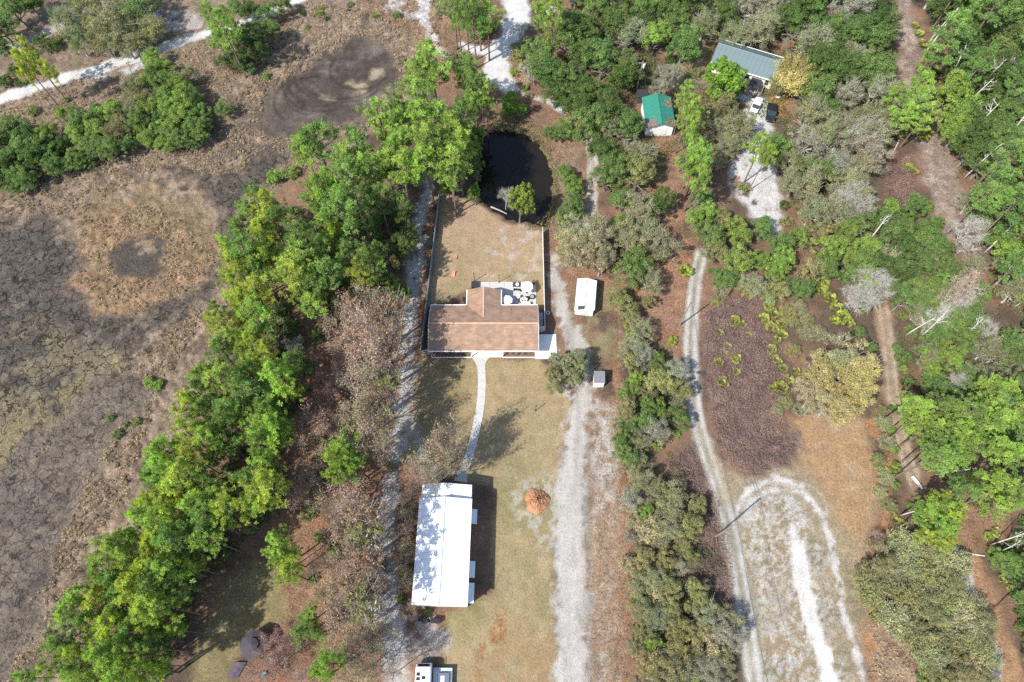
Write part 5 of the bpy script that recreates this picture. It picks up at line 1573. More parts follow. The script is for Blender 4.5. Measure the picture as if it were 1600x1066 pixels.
T2 = pole(1118, 838.5, 11.2, 'tall wooden utility pole leaning its shadow over the white sand loop')
T3 = pole(995, 140, 7.6, 'utility pole carrying a grey transformer behind the green-roofed garage', 0.8, True)
LP = pole(1174, 1150, 11.0, 'wooden utility pole at the foot of the narrow sand road') if False else Vector((*at(1186, 1190), 11.0))
def cable(name, label, a, b, sag, r=0.022, m=DARK_METAL):
    q = []
    for t in np.linspace(0, 1, 15):
        p = a.lerp(b, t)
        p.z -= sag * 4 * t * (1 - t)
        q.append(p - a)
    o = MB().tube(q, r, 4, False).build(name, m)
    o.location = a
    tag(o, label, 'wire')
cable('power_line', 'upper power line running between the two tall poles by the narrow road', T1 - Vector((-0.16, 0, 0.05)), T2 - Vector((-0.16, 0, 0.05)), 0.9)
cable('power_line', 'lower power line running between the two tall poles by the narrow road', T1 - Vector((-0.16, 0, 0.6)), T2 - Vector((-0.16, 0, 0.6)), 1.0)
cable('power_line', 'power line running from the pole by the sand loop to the bottom edge', T2 - Vector((-0.16, 0, 0.05)), LP, 0.9)
cable('service_wire', 'service wire dropping from the transformer pole to the green roof', T3 - Vector((-0.3, 0, 0.9)), Vector((28.1, 107.0, 3.4)), 0.15, 0.035)

def post(px, py, h, label, cat='lamp post'):
    x, y = at(px, py)
    t = thing('lamp_post', label, cat, (x, y, 0))
    MB().tube([(0, 0, -0.1), (0, 0, h)], 0.05, 8).build('shaft', BLACK, t)
    MB().disc((0, 0), 0.17, -0.05, 0.12, 10, 0.11).build('base', BLACK, t)
    MB().disc((0, 0), 0.07, h, h + 0.16, 8, 0.13).build('lantern', BLACK, t)
post(741.5, 439.5, 2.7, 'thin black lamp post beside the covered spa on the patio')
post(780, 442, 2.6, 'thin black lamp post at the middle of the patio edge')
post(837, 641.5, 2.1, 'thin black lamp post standing alone on the front lawn')

# ------------------------------------------------------------------ patio furniture
def parasol(px, py, r, label):
    x, y = at(px, py, 2.3)
    t = thing('parasol', label, 'parasol', (x, y, 0.085), random.uniform(0, 0.7), 'white patio parasols')
    mb = MB()
    n = 8
    for k in range(n):
        a0, a1 = 2 * math.pi * k / n, 2 * math.pi * (k + 1) / n
        p0, p1 = (r * math.cos(a0), r * math.sin(a0), 2.1), (r * math.cos(a1), r * math.sin(a1), 2.1)
        m0 = ((p0[0] + p1[0]) * 0.49, (p0[1] + p1[1]) * 0.49, 2.1)
        mb.add([p0, m0, p1, (0, 0, 2.55)], [(0, 1, 3), (1, 2, 3)])
        mb.add([p0, m0, p1, (p1[0], p1[1], 1.97), (m0[0], m0[1], 1.97), (p0[0], p0[1], 1.97)], [(0, 1, 4, 5), (1, 2, 3, 4)])
    mb.build('canopy', mat('parasol_cloth', (0.78, 0.77, 0.74), 0.85, 0.04, 2), t)
    MB().tube([(0, 0, 0), (0, 0, 2.62)], 0.025, 8).build('pole', CHROME, t)
    MB().disc((0, 0), 0.26, 0, 0.09, 14, 0.2).build('base', DARK_METAL, t)
    rb = MB().tube([(0, 0, 2.48), (r * 0.97, 0, 2.08)], 0.012, 4).mesh('rib')
    rb.materials.append(CHROME)
    for k in range(n):
        inst('rib', rb, t, (0, 0, 0), 2 * math.pi * k / n)
parasol(792.5, 468.4, 1.0, 'white octagonal parasol tucked into the corner by the house wing')
parasol(823.5, 447.5, 1.15, 'white octagonal parasol at the outer right corner of the patio')

def chair(px, py, rz, col, label, group):
    x, y = at(px, py, 0.4)
    t = thing('patio_chair', label, 'chair', (x, y, 0.085), R(rz), group)
    m = {'white': WHITE_PAINT, 'black': BLACK}[col]
    MB().box(-0.27, -0.27, 0.38, 0.27, 0.27, 0.46).build('seat', m, t)
    MB().slab([(-0.27, 0.22, 0.95), (0.27, 0.22, 0.95), (0.27, 0.30, 0.95), (-0.27, 0.30, 0.95)], 0.49).build('backrest', m, t)
    lg = MB().tube([(0, 0, 0), (0, 0, 0.38)], 0.022, 6).mesh('leg')
    lg.materials.append(m)
    for sx in (-0.23, 0.23):
        for sy in (-0.23, 0.23):
            inst('leg', lg, t, (sx, sy, 0))
        MB().box(sx - 0.03, -0.25, 0.6, sx + 0.03, 0.22, 0.64).build('armrest', m, t)
G_ = 'chairs on the back patio'
chair(809.5, 465, -60, 'white', 'white patio chair nearest the parasol by the house wing', G_)
chair(816, 470, 30, 'white', 'left of two white patio chairs with red cushions facing the sofa', G_)
chair(821, 470, -20, 'white', 'right of two white patio chairs with red cushions facing the sofa', G_)
chair(824, 466, 110, 'black', 'black patio chair beside the dark round fire pit', G_)
for px in (818.3, 819.5):
    pass
CUSH = mat('red_cushion', (0.35, 0.05, 0.04), 0.9)
for px, lb in ((816, 'red seat cushion on the left white patio chair'), (821, 'red seat cushion on the right white patio chair')):
    x, y = at(px, 470, 0.5)
    o = MB().box(-0.17, -0.17, 0, 0.17, 0.17, 0.08).build('cushion', CUSH)
    o.location = (x, y, 0.547)
    tag(o, lb, 'cushion')
x, y = at(821, 474.5, 0.4)
t = thing('sofa', 'pale outdoor sofa with dark frame against the rear house wall', 'sofa', (x, y, 0.085))
MB().box(-0.9, -0.32, 0.12, 0.9, 0.32, 0.36).build('frame', BLACK, t)
for k in range(3):
    MB().box(-0.86 + k * 0.58, -0.2, 0.365, -0.30 + k * 0.58, 0.3, 0.47).build('seat_cushion', WHITE_PAINT, t)
MB().box(-0.9, -0.34, 0.365, 0.9, -0.21, 0.75).build('backrest', WHITE_PAINT, t)
for sx in (-0.96, 0.905):
    MB().box(sx, -0.32, 0.12, sx + 0.055, 0.32, 0.6).build('armrest', BLACK, t)
x, y = at(831.5, 464, 0.3)
t = thing('fire_pit', 'dark round fire pit near the right patio edge', 'fire pit', (x, y, 0.085))
MB().disc((0, 0), 0.42, 0.0, 0.36, 18, 0.5).build('bowl', BLACK, t)
MB().disc((0, 0), 0.36, 0.362, 0.39, 18, 0.34).build('lid', mat('steel_lid', (0.22, 0.24, 0.25), 0.4), t)
a0, a1 = at(801, 449), at(814, 441)
o = MB().box(-0.75, -0.52, 0, 0.75, 0.52, 0.012).build('rug', mat('charcoal_rug', (0.04, 0.042, 0.05), 1.0, 0.3, 8))
o.location = ((a0[0] + a1[0]) / 2, (a0[1] + a1[1]) / 2, 0.088)
tag(o, 'charcoal outdoor rug under the small white table at the patio edge', 'rug')
x, y = at(808.3, 444.5, 0.5)
t = thing('side_table', 'small round white table standing on the charcoal rug', 'table', (x, y, 0.1))
MB().disc((0, 0), 0.32, 0.42, 0.46, 18).build('tabletop', WHITE_PAINT, t)
for k in range(3):
    MB().tube([(0.22 * math.cos(k * 2.09), 0.22 * math.sin(k * 2.09), 0), (0.18 * math.cos(k * 2.09), 0.18 * math.sin(k * 2.09), 0.42)], 0.02, 6).build('leg', WHITE_PAINT, t)
x, y = at(808.5, 453, 0.4)
t = thing('bench', 'low black slatted bench below the charcoal rug', 'bench', (x, y, 0.085), R(-6))
for k in range(9):
    MB().box(-0.75 + k * 0.17, -0.2, 0.4, -0.62 + k * 0.17, 0.2, 0.44).build('slat', BLACK, t)
for sx in (-0.6, 0.6):
    MB().box(sx - 0.05, -0.18, 0, sx + 0.05, 0.18, 0.395).build('leg', BLACK, t)
x, y = at(741.5, 445.5, 0.5)
t = thing('spa', 'black covered spa tub at the left end of the patio', 'spa', (x, y, 0.0))
MB().box(-0.55, -0.62, 0, 0.55, 0.62, 0.75).build('tub', BLACK, t)
MB().box(-0.58, -0.66, 0.753, 0.58, -0.01, 0.85).build('cover', DARK_METAL, t)
MB().box(-0.58, 0.01, 0.753, 0.58, 0.66, 0.85).build('cover', DARK_METAL, t)
x, y = at(834, 442, 0.6)
t = thing('potted_plant', 'brownish potted plant at the top right corner of the patio', 'plant', (x, y, 0.085))
MB().disc((0, 0), 0.2, 0, 0.42, 12, 0.28).build('pot', mat('clay_pot', (0.3, 0.15, 0.09), 0.8), t)
o = inst('foliage', VAR['shrub'][1][1], t, (0, 0, 0.3), 1, (0.3, 0.3, 0.45))
o.color = (0.22, 0.15, 0.07, 1)
BOARD = mat('cornhole_wood', (0.42, 0.21, 0.12), 0.7, 0.15, 4)
for px, py, rz, lb in ((712, 400.5, 172, 'orange cornhole board in dappled shade on the back lawn'), (708.5, 428, -8, 'orange cornhole board on the sunny back lawn nearer the house')):
    x, y = at(px, py, 0.2)
    t = thing('cornhole_board', lb, 'cornhole board', (x, y, 0), R(rz), 'cornhole boards on the back lawn')
    n = 14
    mb = MB().slab([(-0.3, -0.6, 0.1), (0.3, -0.6, 0.1), (0.3, 0.6, 0.34), (-0.3, 0.6, 0.34)], 0.05)
    mb.build('deck', BOARD, t)
    MB().disc((0, 0), 0.08, 0, 0.004, n).build('hole', BLACK, t).location = (0, 0.35, 0.305)
    for sx in (-0.24, 0.24):
        MB().box(sx - 0.03, 0.5, 0, sx + 0.03, 0.57, 0.27).build('leg', BOARD, t)
# coiled hose, brush pile, log, mulch heap
x, y = at(856, 489)
mb = MB()
for k in range(4):
    rr = 0.24 + 0.05 * k
    mb.tube([(rr * math.cos(a), rr * math.sin(a), 0.05 + 0.05 * (k % 2)) for a in np.linspace(0, 6.283, 22)], 0.025, 5, False)
o = mb.build('hose', mat('pale_hose', (0.55, 0.58, 0.62), 0.5))
o.location = (x, y, 0)
tag(o, 'pale coiled garden hose in the shade right of the board fence', 'hose')
x, y = at(877, 419)
t = thing('brush_pile', 'low pile of cut branches under the pale oak by the drive', 'branches', (x, y, 0))
for k in range(22):
    a = random.uniform(-0.35, 0.35) + (3.14 if random.random() < 0.5 else 0)
    c = Vector((random.uniform(-1.4, 1.4), random.uniform(-0.35, 0.35), random.uniform(0.05, 0.4)))
    d = Vector((math.cos(a), math.sin(a), random.uniform(-0.15, 0.15))) * random.uniform(0.5, 1.2)
    MB().tube([c - d, c + Vector((0, 0, 0.05)), c + d], [0.04, 0.035, 0.015], 5).build('branch', BARK_OAK, t)
def log(p0, p1, r, label, m=BARK_WHITE):
    a, b = Vector((*at(*p0), r * 0.9)), Vector((*at(*p1), r * 0.9))
    mid = a.lerp(b, 0.5) + Vector((random.uniform(-.1, .1), random.uniform(-.1, .1), 0.05))
    o = MB().tube([Vector((0, 0, 0)), mid - a, b - a], [r, r * 0.85, r * 0.55], 8).build('fallen_log', m)
    o.location = a
    tag(o, label, 'log', 'fallen logs')
log((767, 324), (792, 335), 0.17, 'greyish fallen log lying along the pond bank', WOOD_GREY)
log((1504, 862), (1538, 869), 0.13, 'pale fallen log lying across the orange track on the right')
log((1424, 745), (1440, 765), 0.3, 'thick grey cut log blocking the rutted track on the right')
log((1410, 208), (1395, 240), 0.1, 'thin grey fallen trunk beside the dark brush on the far right')
x, y = at(839, 783)
r_ = np.random.default_rng(8)
vv, ff = [], []
nr, na = 12, 40
for i in range(nr + 1):
    q = i / nr
    for k in range(na):
        a = 2 * math.pi * k / na
        rad = 2.05 * q * (1 + 0.08 * math.sin(3 * a + 1) + 0.05 * math.sin(7 * a))
        z = 1.35 * (1 - q) ** 0.85 * (1 + 0.12 * r_.normal()) + (0.03 if i < nr else -0.05)
        vv.append((rad * math.cos(a), rad * math.sin(a), z))
for i in range(nr):
    for k in range(na):
        ff.append((i * na + k, i * na + (k + 1) % na, (i + 1) * na + (k + 1) % na, (i + 1) * na + k))
ff.append(tuple(range(na)))
CHIPS = mat('wood_chips', (0.31, 0.165, 0.09), 1.0, 0.45, 5, 0, 0.5, 0.1)
mp_ = thing('mulch_pile', 'round heap of orange wood chips beside the gravel drive', 'mulch pile', (x, y, 0))
MB().add(vv, ff).build('heap', CHIPS, mp_)
n = 1100
qq, aa = np.sqrt(r_.uniform(0, 1, n)) * r_.uniform(0.8, 1.35, n), r_.uniform(0, 6.283, n)
cc = np.stack([2.0 * qq * np.cos(aa), 2.0 * qq * np.sin(aa), np.maximum(0.05, 1.38 * np.clip(1 - qq, 0, 1) ** 0.85) + r_.normal(size=n) * 0.03], 1)
me = crown_mesh('chips', cc, unit(r_.normal(size=(n, 3)) + np.array([0, 0, 1])), r_.uniform(0, 1, n), 0.22, 0.1, r_, DRYLEAF)
o = inst('chips', me, mp_)
o.color = (0.33, 0.175, 0.095, 1)

# ------------------------------------------------------------------ vehicles
def car(name, label, cat, c, ang, L_=4.5, W=1.8, H_=1.45, paint=None, truck=False):
    t = thing(name, label, cat, (c[0], c[1], 0.0), ang)
    st = [(-0.5, 0.80, 0.42, 0.72), (-0.47, 0.94, 0.32, 0.88), (-0.28, 1.0, 0.25, 0.92), (0.0, 1.0, 0.24, 0.92), (0.22, 1.0, 0.25, 0.92), (0.42, 0.94, 0.30, 0.80), (0.5, 0.78, 0.42, 0.66)]
    rings = []
    for fx, fw, z0, z1 in st:
        w = W / 2 * fw
        rings.append([(fx * L_, -w, z0), (fx * L_, -w * 1.02, (z0 + z1) / 2), (fx * L_, -w * 0.88, z1), (fx * L_, 0, z1 + 0.03), (fx * L_, w * 0.88, z1), (fx * L_, w * 1.02, (z0 + z1) / 2), (fx * L_, w, z0)])
    MB().loft(rings).build('body', paint, t)
    g = ((-0.36, 0.72, 0.92), (-0.24, 0.80, H_ - 0.03), (0.02, 0.82, H_ - 0.01), (0.20, 0.76, 0.93)) if not truck else ((-0.06, 0.80, 0.92), (-0.03, 0.82, H_ - 0.02), (0.12, 0.82, H_), (0.24, 0.76, 0.93))
    rings = []
    for fx, fw, z1 in g:
        w = W / 2 * fw
        rings.append([(fx * L_, -w * 1.06, 0.90), (fx * L_, -w, z1), (fx * L_, w, z1), (fx * L_, w * 1.06, 0.90)])
    MB().loft(rings).build('windows', GLASS, t)
    w = W / 2 * 0.8
    MB().slab([(g[1][0] * L_ + 0.08, -w, H_ + 0.02), (g[2][0] * L_ + 0.02, -w, H_ + 0.03), (g[2][0] * L_ + 0.02, w, H_ + 0.03), (g[1][0] * L_ + 0.08, w, H_ + 0.02)], 0.06).build('roof', paint, t)
    if truck:
        MB().box(-0.47 * L_, -W * 0.40, 0.955, -0.1 * L_, W * 0.40, 0.97).build('cargo_bed', BLACK, t)
        for sy in (-1, 1):
            MB().box(-0.48 * L_, sy * W * 0.45 - 0.06, 0.9, -0.08 * L_, sy * W * 0.45 + 0.06, 1.08).build('bed_side', paint, t)
    tm = MB()
    tm.tube([(0, -0.1, 0), (0, 0.1, 0)], 0.33, 14)
    tme = tm.mesh('wheel')
    tme.materials.append(TYRE)
    rm = MB().tube([(0, -0.105, 0), (0, 0.105, 0)], 0.19, 10).mesh('rim')
    rm.materials.append(CHROME)
    for sx in (-0.31, 0.31):
        for sy in (-1, 1):
            wh = inst('wheel', tme, t, (sx * L_, sy * (W / 2 - 0.1), 0.33))
            inst('rim', rm, wh)
    for sy in (-1, 1):
        MB().box(0.465 * L_, sy * W * 0.32 - 0.17, 0.56, 0.493 * L_, sy * W * 0.32 + 0.17, 0.72).build('headlight', CHROME, t)
        MB().box(-0.497 * L_, sy * W * 0.34 - 0.13, 0.60, -0.478 * L_, sy * W * 0.34 + 0.13, 0.78).build('taillight', mat('red_lens', (0.3, 0.01, 0.01), 0.3), t)
        MB().box(0.13 * L_, sy * W * 0.56 - 0.08, 0.92, 0.15 * L_, sy * W * 0.56 + 0.08, 1.05).build('mirror', paint, t)
CARW = mat('white_car_paint', (0.72, 0.72, 0.71), 0.25, 0.02, 2, 0, 0, 0.6)
CARB = mat('black_car_paint', (0.012, 0.013, 0.016), 0.25, 0.05, 2, 0, 0, 0.6)
car('parked_car', 'white car parked on the sandy yard in front of the metal-roofed house', 'car', (51.93, 107.5), R(63.7), 4.3, 1.8, 1.5, CARW)
car('pickup_truck', 'black pickup truck parked right of the white car', 'truck', (54.7, 105.2), R(256), 5.0, 1.95, 1.75, CARB, True)
x, y = at(1215, 151, 0.3)
o = MB().disc((0, 0), 0.5, -0.05, 0.5, 16, 0.58).build('water_tub', mat('pale_tub', (0.55, 0.56, 0.55), 0.6))
o.location = (x, y, 0)
tag(o, 'round pale tub under the arching bamboo', 'tub')

# camper and trailer at the bottom edge
cm = thing('camper', 'small white camper trailer with rounded front and dark roof vents', 'camper', (-12.6, -2.6, 0))
prof = [(-2.9, 0.5, 2.35), (-2.7, 0.42, 2.52), (0.0, 0.4, 2.56), (1.9, 0.4, 2.5), (2.4, 0.5, 2.3), (2.75, 0.7, 1.8), (2.9, 0.9, 1.35)]
rings = [[(-1.08, y, z0), (-1.1, y, z1 - 0.12), (-0.98, y, z1), (0, y, z1 + 0.05), (0.98, y, z1), (1.1, y, z1 - 0.12), (1.08, y, z0)] for y, z0, z1 in prof]
MB().loft(rings).build('body', mat('camper_white', (0.70, 0.73, 0.73), 0.4, 0.05, 1.5, 0, 0, 0.5), cm)
MB().slab([(-0.85, 2.44, 2.31), (0.85, 2.44, 2.31), (0.85, 2.80, 1.80), (-0.85, 2.80, 1.80)], 0.06).build('front_window', GLASS, cm)
for x, y in ((-0.68, 1.45), (-0.68, 0.85), (0.1, 1.0)):
    v_ = MB().box(x - 0.24, y - 0.2, 2.5, x + 0.24, y + 0.2, 2.66).build('roof_vent', BLACK, cm)
MB().box(-0.45, -1.9, 2.5, 0.45, -0.9, 2.8).build('air_conditioner', WHITE_PAINT, cm)
for sx in (-1, 1):
    w_ = MB().tube([(sx * 1.0, -0.6, 0.34), (sx * 1.12, -0.6, 0.34)], 0.34, 14).build('wheel', TYRE, cm)
    MB().tube([(sx * 1.122, -0.6, 0.34), (sx * 1.14, -0.6, 0.34)], 0.18, 10).build('rim', CHROME, w_)
MB().box(1.103, -2.2, 0.6, 1.125, -1.5, 2.2).build('door', WHITE_PAINT, cm)
for sx in (-1, 1):
    MB().tube([(sx * 0.7, 2.6, 0.5), (0, 4.0, 0.45)], 0.04, 6).build('tow_bar', DARK_METAL, cm)
ut = thing('flatbed_trailer', 'pale flatbed trailer carrying a grey box beside the camper', 'trailer', (-9.95, -2.3, 0))
for k in range(9):
    MB().box(-1.3 + k * 0.29, -1.9, 0.6, -1.03 + k * 0.29, 1.9, 0.65).build('plank', mat('pale_deck', (0.47, 0.50, 0.53), 0.7, 0.08, 2), ut)
MB().box(-1.32, -1.92, 0.48, 1.32, 1.92, 0.595).build('frame', DARK_METAL, ut)
MB().box(-1.36, 1.925, 0.48, 1.36, 1.98, 0.95).build('front_rail', CHROME, ut)
for sx in (-1, 1):
    MB().box(sx * 1.345 - 0.02, -1.92, 0.48, sx * 1.345 + 0.02, 1.92, 0.9).build('side_rail', CHROME, ut)
    MB().tube([(sx * 1.4, -0.3, 0.33), (sx * 1.58, -0.3, 0.33)], 0.33, 14).build('wheel', TYRE, ut)
MB().tube([(0, 1.98, 0.5), (0, 3.2, 0.45)], 0.05, 6).build('tow_bar', DARK_METAL, ut)
bx_ = thing('tool_box', 'dark grey box with a pale lid strapped on the flatbed trailer', 'box', (-9.75, -1.75, 0.652))
MB().box(-0.75, -0.6, 0, 0.75, 0.75, 0.55).build('case', mat('slate_box', (0.10, 0.11, 0.14), 0.6), bx_)
MB().box(-0.45, -0.55, 0.553, 0.1, 0.4, 0.6).build('lid', mat('pale_lid', (0.5, 0.53, 0.58), 0.5), bx_)

# gazebo, tarp and yard clutter, bottom left
gx, gy = at(396, 1007, 2.3)
gz = thing('gazebo', 'charcoal two-tier octagonal gazebo canopy behind bare reddish bushes', 'gazebo', (gx, gy, 0), 0.25)
GCL = mat('charcoal_canvas', (0.05, 0.042, 0.05), 0.9, 0.15, 2)
def tier(r0, z0, r1, z1):
    mb = MB()
    for k in range(8):
        a0, a1 = 2 * math.pi * k / 8, 2 * math.pi * (k + 1) / 8
        mb.add([(r0 * math.cos(a0), r0 * math.sin(a0), z0), (r0 * math.cos(a1), r0 * math.sin(a1), z0), (r1 * math.cos(a1), r1 * math.sin(a1), z1), (r1 * math.cos(a0), r1 * math.sin(a0), z1)], [(0, 1, 2, 3)])
        mb.add([(r0 * math.cos(a0), r0 * math.sin(a0), z0), (r0 * math.cos(a1), r0 * math.sin(a1), z0), (r0 * math.cos(a1), r0 * math.sin(a1), z0 - 0.2), (r0 * math.cos(a0), r0 * math.sin(a0), z0 - 0.2)], [(0, 1, 2, 3)])
    return mb
tier(2.05, 2.15, 0.75, 2.75).build('canopy', GCL, gz)
tier(0.9, 2.9, 0.02, 3.25).build('canopy_cap', GCL, gz)
for k in range(8):
    a = 2 * math.pi * k / 8
    MB().tube([(1.97 * math.cos(a), 1.97 * math.sin(a), -0.1), (1.97 * math.cos(a), 1.97 * math.sin(a), 2.12)], 0.04, 6).build('post', DARK_METAL, gz)
gx, gy = at(368, 1047, 0.5)
r_ = np.random.default_rng(4)
vv, ff = [], []
for j in range(9):
    for i in range(7):
        vv.append(((i - 3) * 0.28 + 0.12 * (j - 4), (j - 4) * 0.26, 0.35 * math.exp(-((i - 3) / 2.4) ** 2) + 0.08 * r_.random() + 0.06))
for j in range(8):
    for i in range(6):
        a = j * 7 + i
        ff.append((a, a + 1, a + 8, a + 7))
o = MB().add(vv, ff).build('tarp', mat('purple_grey_tarp', (0.075, 0.055, 0.08), 0.7, 0.2, 2))
o.location = (gx, gy, 0)
so = o.modifiers.new('thickness', 'SOLIDIFY')
so.thickness = 0.03
tag(o, 'dark purplish tarp spread over a heap below the gazebo', 'tarp')
TEAL = mat('teal_cloth', (0.05, 0.26, 0.22), 0.8)
for px, py, lb in ((423, 1030, 'small teal folding chair right of the gazebo'), (413, 1053, 'small teal folding chair at the bottom edge below the gazebo')):
    x, y = at(px, py, 0.3)
    t = thing('folding_chair', lb, 'chair', (x, y, 0), random.uniform(0, 6), 'teal folding chairs near the gazebo')
    MB().slab([(-0.25, -0.25, 0.42), (0.25, -0.25, 0.42), (0.25, 0.25, 0.40), (-0.25, 0.25, 0.40)], 0.03).build('seat', TEAL, t)
    MB().slab([(-0.25, 0.25, 0.85), (0.25, 0.25, 0.85), (0.25, 0.32, 0.85), (-0.25, 0.32, 0.85)], 0.4).build('backrest', TEAL, t)
    for sx in (-0.24, 0.24):
        MB().tube([(sx, -0.25, 0), (sx, 0.25, 0.4)], 0.015, 5).build('leg', CHROME, t)
        MB().tube([(sx, 0.25, 0), (sx, -0.25, 0.4)], 0.015, 5).build('leg', CHROME, t)
x, y = at(390.5, 993, 0.3)
t = thing('bucket', 'white bucket behind the charcoal gazebo', 'bucket', (x, y, 0))
MB().disc((0, 0), 0.2, 0, 0.45, 14, 0.25).build('shell', WHITE_PAINT, t)
MB().tube([(0.25 * math.cos(a), 0, 0.45 + 0.2 * math.sin(a)) for a in np.linspace(0, 3.14, 8)], 0.01, 4).build('handle', CHROME, t)
# black bins and a chair behind the workshop
for k, (px, py) in enumerate(((657, 968), (664, 971), (677, 970), (684, 971))):
    x, y = at(px, py, 0.6)
    t = thing('waste_bin', ('leftmost', 'second from left', 'third from left', 'rightmost')[k] + ' of four black bins below the white workshop', 'bin', (x, y, 0), R(random.uniform(-10, 10)), 'black bins below the workshop')
    rg = [[(-w, -w, z), (w, -w, z), (w, w, z), (-w, w, z)] for w, z in ((0.24, 0.05), (0.31, 0.95))]
    MB().loft(rg).build('body', BLACK, t)
    MB().box(-0.34, -0.34, 0.953, 0.34, 0.34, 1.02).build('lid', BLACK, t)
    for sx in (-0.28, 0.28):
        MB().tube([(sx - 0.04, 0.24, 0.1), (sx + 0.04, 0.24, 0.1)], 0.1, 10).build('wheel', TYRE, t)
x, y = at(670.5, 969.5, 0.3)
t = thing('folding_chair', 'white-framed folding chair between the black bins', 'chair', (x, y, 0), 0.5)
MB().box(-0.22, -0.22, 0.4, 0.22, 0.22, 0.43).build('seat', BLACK, t)
for sx in (-0.24, 0.24):
    MB().tube([(sx, -0.3, 0), (sx, 0.3, 0.85)], 0.02, 5).build('leg', WHITE_PAINT, t)
    MB().tube([(sx, 0.3, 0), (sx, -0.3, 0.6)], 0.02, 5).build('leg', WHITE_PAINT, t)
MB().tube([(-0.24, 0.3, 0.85), (0.24, 0.3, 0.85)], 0.02, 5).build('backrest', WHITE_PAINT, t)
# ------------------------------------------------------------------ labels of the plants: look first, then what stands beside them
MARKS = [(90, 215, 'the left end of the oak row'), (270, 165, 'the right end of the oak row'), (30, 250, 'the lowest oaks at the left edge'), (230, 400, 'the round grassy island'), (540, 130, 'the upper mud patch'), (160, 104, 'the white road at top left'), (790, 270, 'the pond'), (790, 90, 'the white sand fork'),
         (1028, 175, 'the green-roofed garage'), (1170, 85, 'the blue-grey roof'), (1190, 170, 'the parked vehicles'), (755, 500, 'the brown-roofed house'), (690, 860, 'the white workshop'),
         (839, 783, 'the wood chip heap'), (937, 592, 'the small grey shed'), (915, 461, 'the white shed'), (662, 1050, 'the camper'), (395, 1008, 'the gazebo'), (1165, 590, 'the purple-brown brush'),
         (1240, 900, 'the white sand loop'), (1062, 505, 'the roadside pole'), (1118, 838, 'the low pole'), (1310, 590, 'the golden oak'), (995, 140, 'the transformer pole'), (1240, 112, 'the bamboo'),
         (770, 390, 'the back lawn'), (1195, 290, 'the sandy yard'), (1425, 160, 'the overgrown top track'), (1490, 310, 'the straw clearing'), (1390, 540, 'the narrow rutted track'),
         (1430, 710, 'the twin-rut track'), (1540, 960, 'the orange track'), (1310, 720, 'the tan field'), (926, 270, 'the track by the pond'), (360, 950, 'the shaded lawn'), (60, 640, 'the cracked mud'),
         (205, 650, 'the marsh shrubs'), (640, 400, 'the upper sand track'), (610, 820, 'the lower sand track'), (900, 820, 'the gravel drive'), (1360, 445, 'the grey leafless tree'),
         (1128, 120, 'the big fresh-green tree'), (461, 536, 'the silver leafless tree'), (1332, 302, 'the silver dome tree'), (1430, 900, 'the wispy thicket'), (400, 270, 'the mud channel'), (200, 30, 'the top-left oaks'),
         (1410, 300, 'the dark reddish ground'), (540, 710, 'the lone bright pines'), (1475, 810, 'the bright clearing tree'), (1120, 360, 'the sand road head'), (300, 780, 'the wide pine belt'), (910, 375, 'the pale tan oak')]
GROUPS = {'pine': 'pine trees', 'oak': 'round-crowned oaks', 'mossy': 'mossy grey oaks', 'leafy': 'leafy broadleaf trees', 'tall': 'tall slender oaks', 'bare': 'leafless grey trees', 'brown': 'half-bare winter trees',
          'shrub': 'low shrubs', 'wispy': 'wispy thicket shrubs', 'palmetto': 'palmetto clumps', 'snag': 'bleached dead trees', 'bamboo': 'bamboo clumps'}
ORD = ['first', 'second', 'third', 'fourth', 'fifth', 'sixth', 'seventh', 'eighth', 'ninth', 'tenth', 'eleventh', 'twelfth', 'thirteenth', 'fourteenth', 'fifteenth', 'sixteenth', 'seventeenth', 'eighteenth', 'nineteenth', 'twentieth']
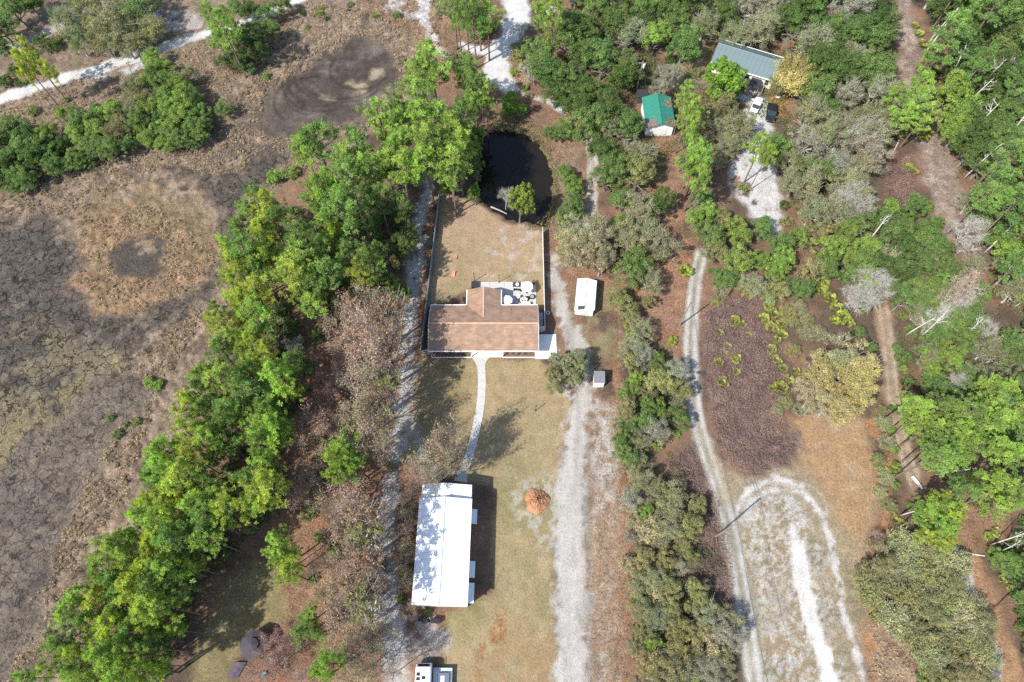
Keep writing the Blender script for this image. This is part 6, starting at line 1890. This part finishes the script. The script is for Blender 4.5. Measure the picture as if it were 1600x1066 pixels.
NUM = ['', 'one', 'two', 'three', 'four', 'five', 'six', 'seven', 'eight', 'nine', 'ten', 'eleven', 'twelve', 'thirteen', 'fourteen', 'fifteen', 'sixteen', 'seventeen', 'eighteen', 'nineteen', 'twenty']
buckets = {}
med = {}
for px, py, kind, tone, root, rm in PLANTS:
    med.setdefault(kind, []).append(rm)
med = {k: sorted(v) for k, v in med.items()}
for px, py, kind, tone, root, rm in PLANTS:
    mx_, my_, nm_ = min(MARKS, key=lambda q: (q[0] - px) ** 2 + (q[1] - py) ** 2)
    dx, dy = px - mx_, py - my_
    d = math.hypot(dx, dy)
    if d < 14:
        where = 'at'
    else:
        a = math.degrees(math.atan2(-dy, dx)) % 360
        where = ('right of', 'up and right of', 'above', 'up and left of', 'left of', 'down and left of', 'below', 'down and right of')[int((a + 22.5) // 45) % 8]
        if d > 75:
            where = 'well ' + where.replace('up and ', 'up ').replace('down and ', 'down ')
    v = med[kind]
    size = 'small ' if rm < v[len(v) // 4] else 'big ' if rm > v[(3 * len(v)) // 4] else ''
    if len(v) < 4:
        size = ''
    look = size + (tone + ' ' if kind != 'snag' else '') + KIND[kind][2]
    buckets.setdefault((look, where + ' ' + nm_), []).append((px, py, root))
    root['group'] = GROUPS[kind]
for (look, where), L_ in buckets.items():
    if len(L_) == 1:
        lab = look + ' ' + where
        L_[0][2]['label'] = lab
        continue
    sx_ = max(p[0] for p in L_) - min(p[0] for p in L_)
    sy_ = max(p[1] for p in L_) - min(p[1] for p in L_)
    L_.sort(key=(lambda p: p[0]) if sx_ > sy_ else (lambda p: p[1]))
    ends = ('leftmost', 'rightmost', 'from left') if sx_ > sy_ else ('topmost', 'lowest', 'from top')
    for i, p in enumerate(L_):
        o_ = ends[0] if i == 0 else ends[1] if i == len(L_) - 1 else ORD[min(i, 19)] + ' ' + ends[2]
        lab = o_ + ' ' + look + ' ' + where
        if len(lab.split()) > 16:
            lab = lab.replace('well ', '').replace(' and ', ' ').replace('big ', '').replace('small ', '')
            if len(lab.split()) > 16:
                lab = lab.replace('the ', '')
        p[2]['label'] = lab
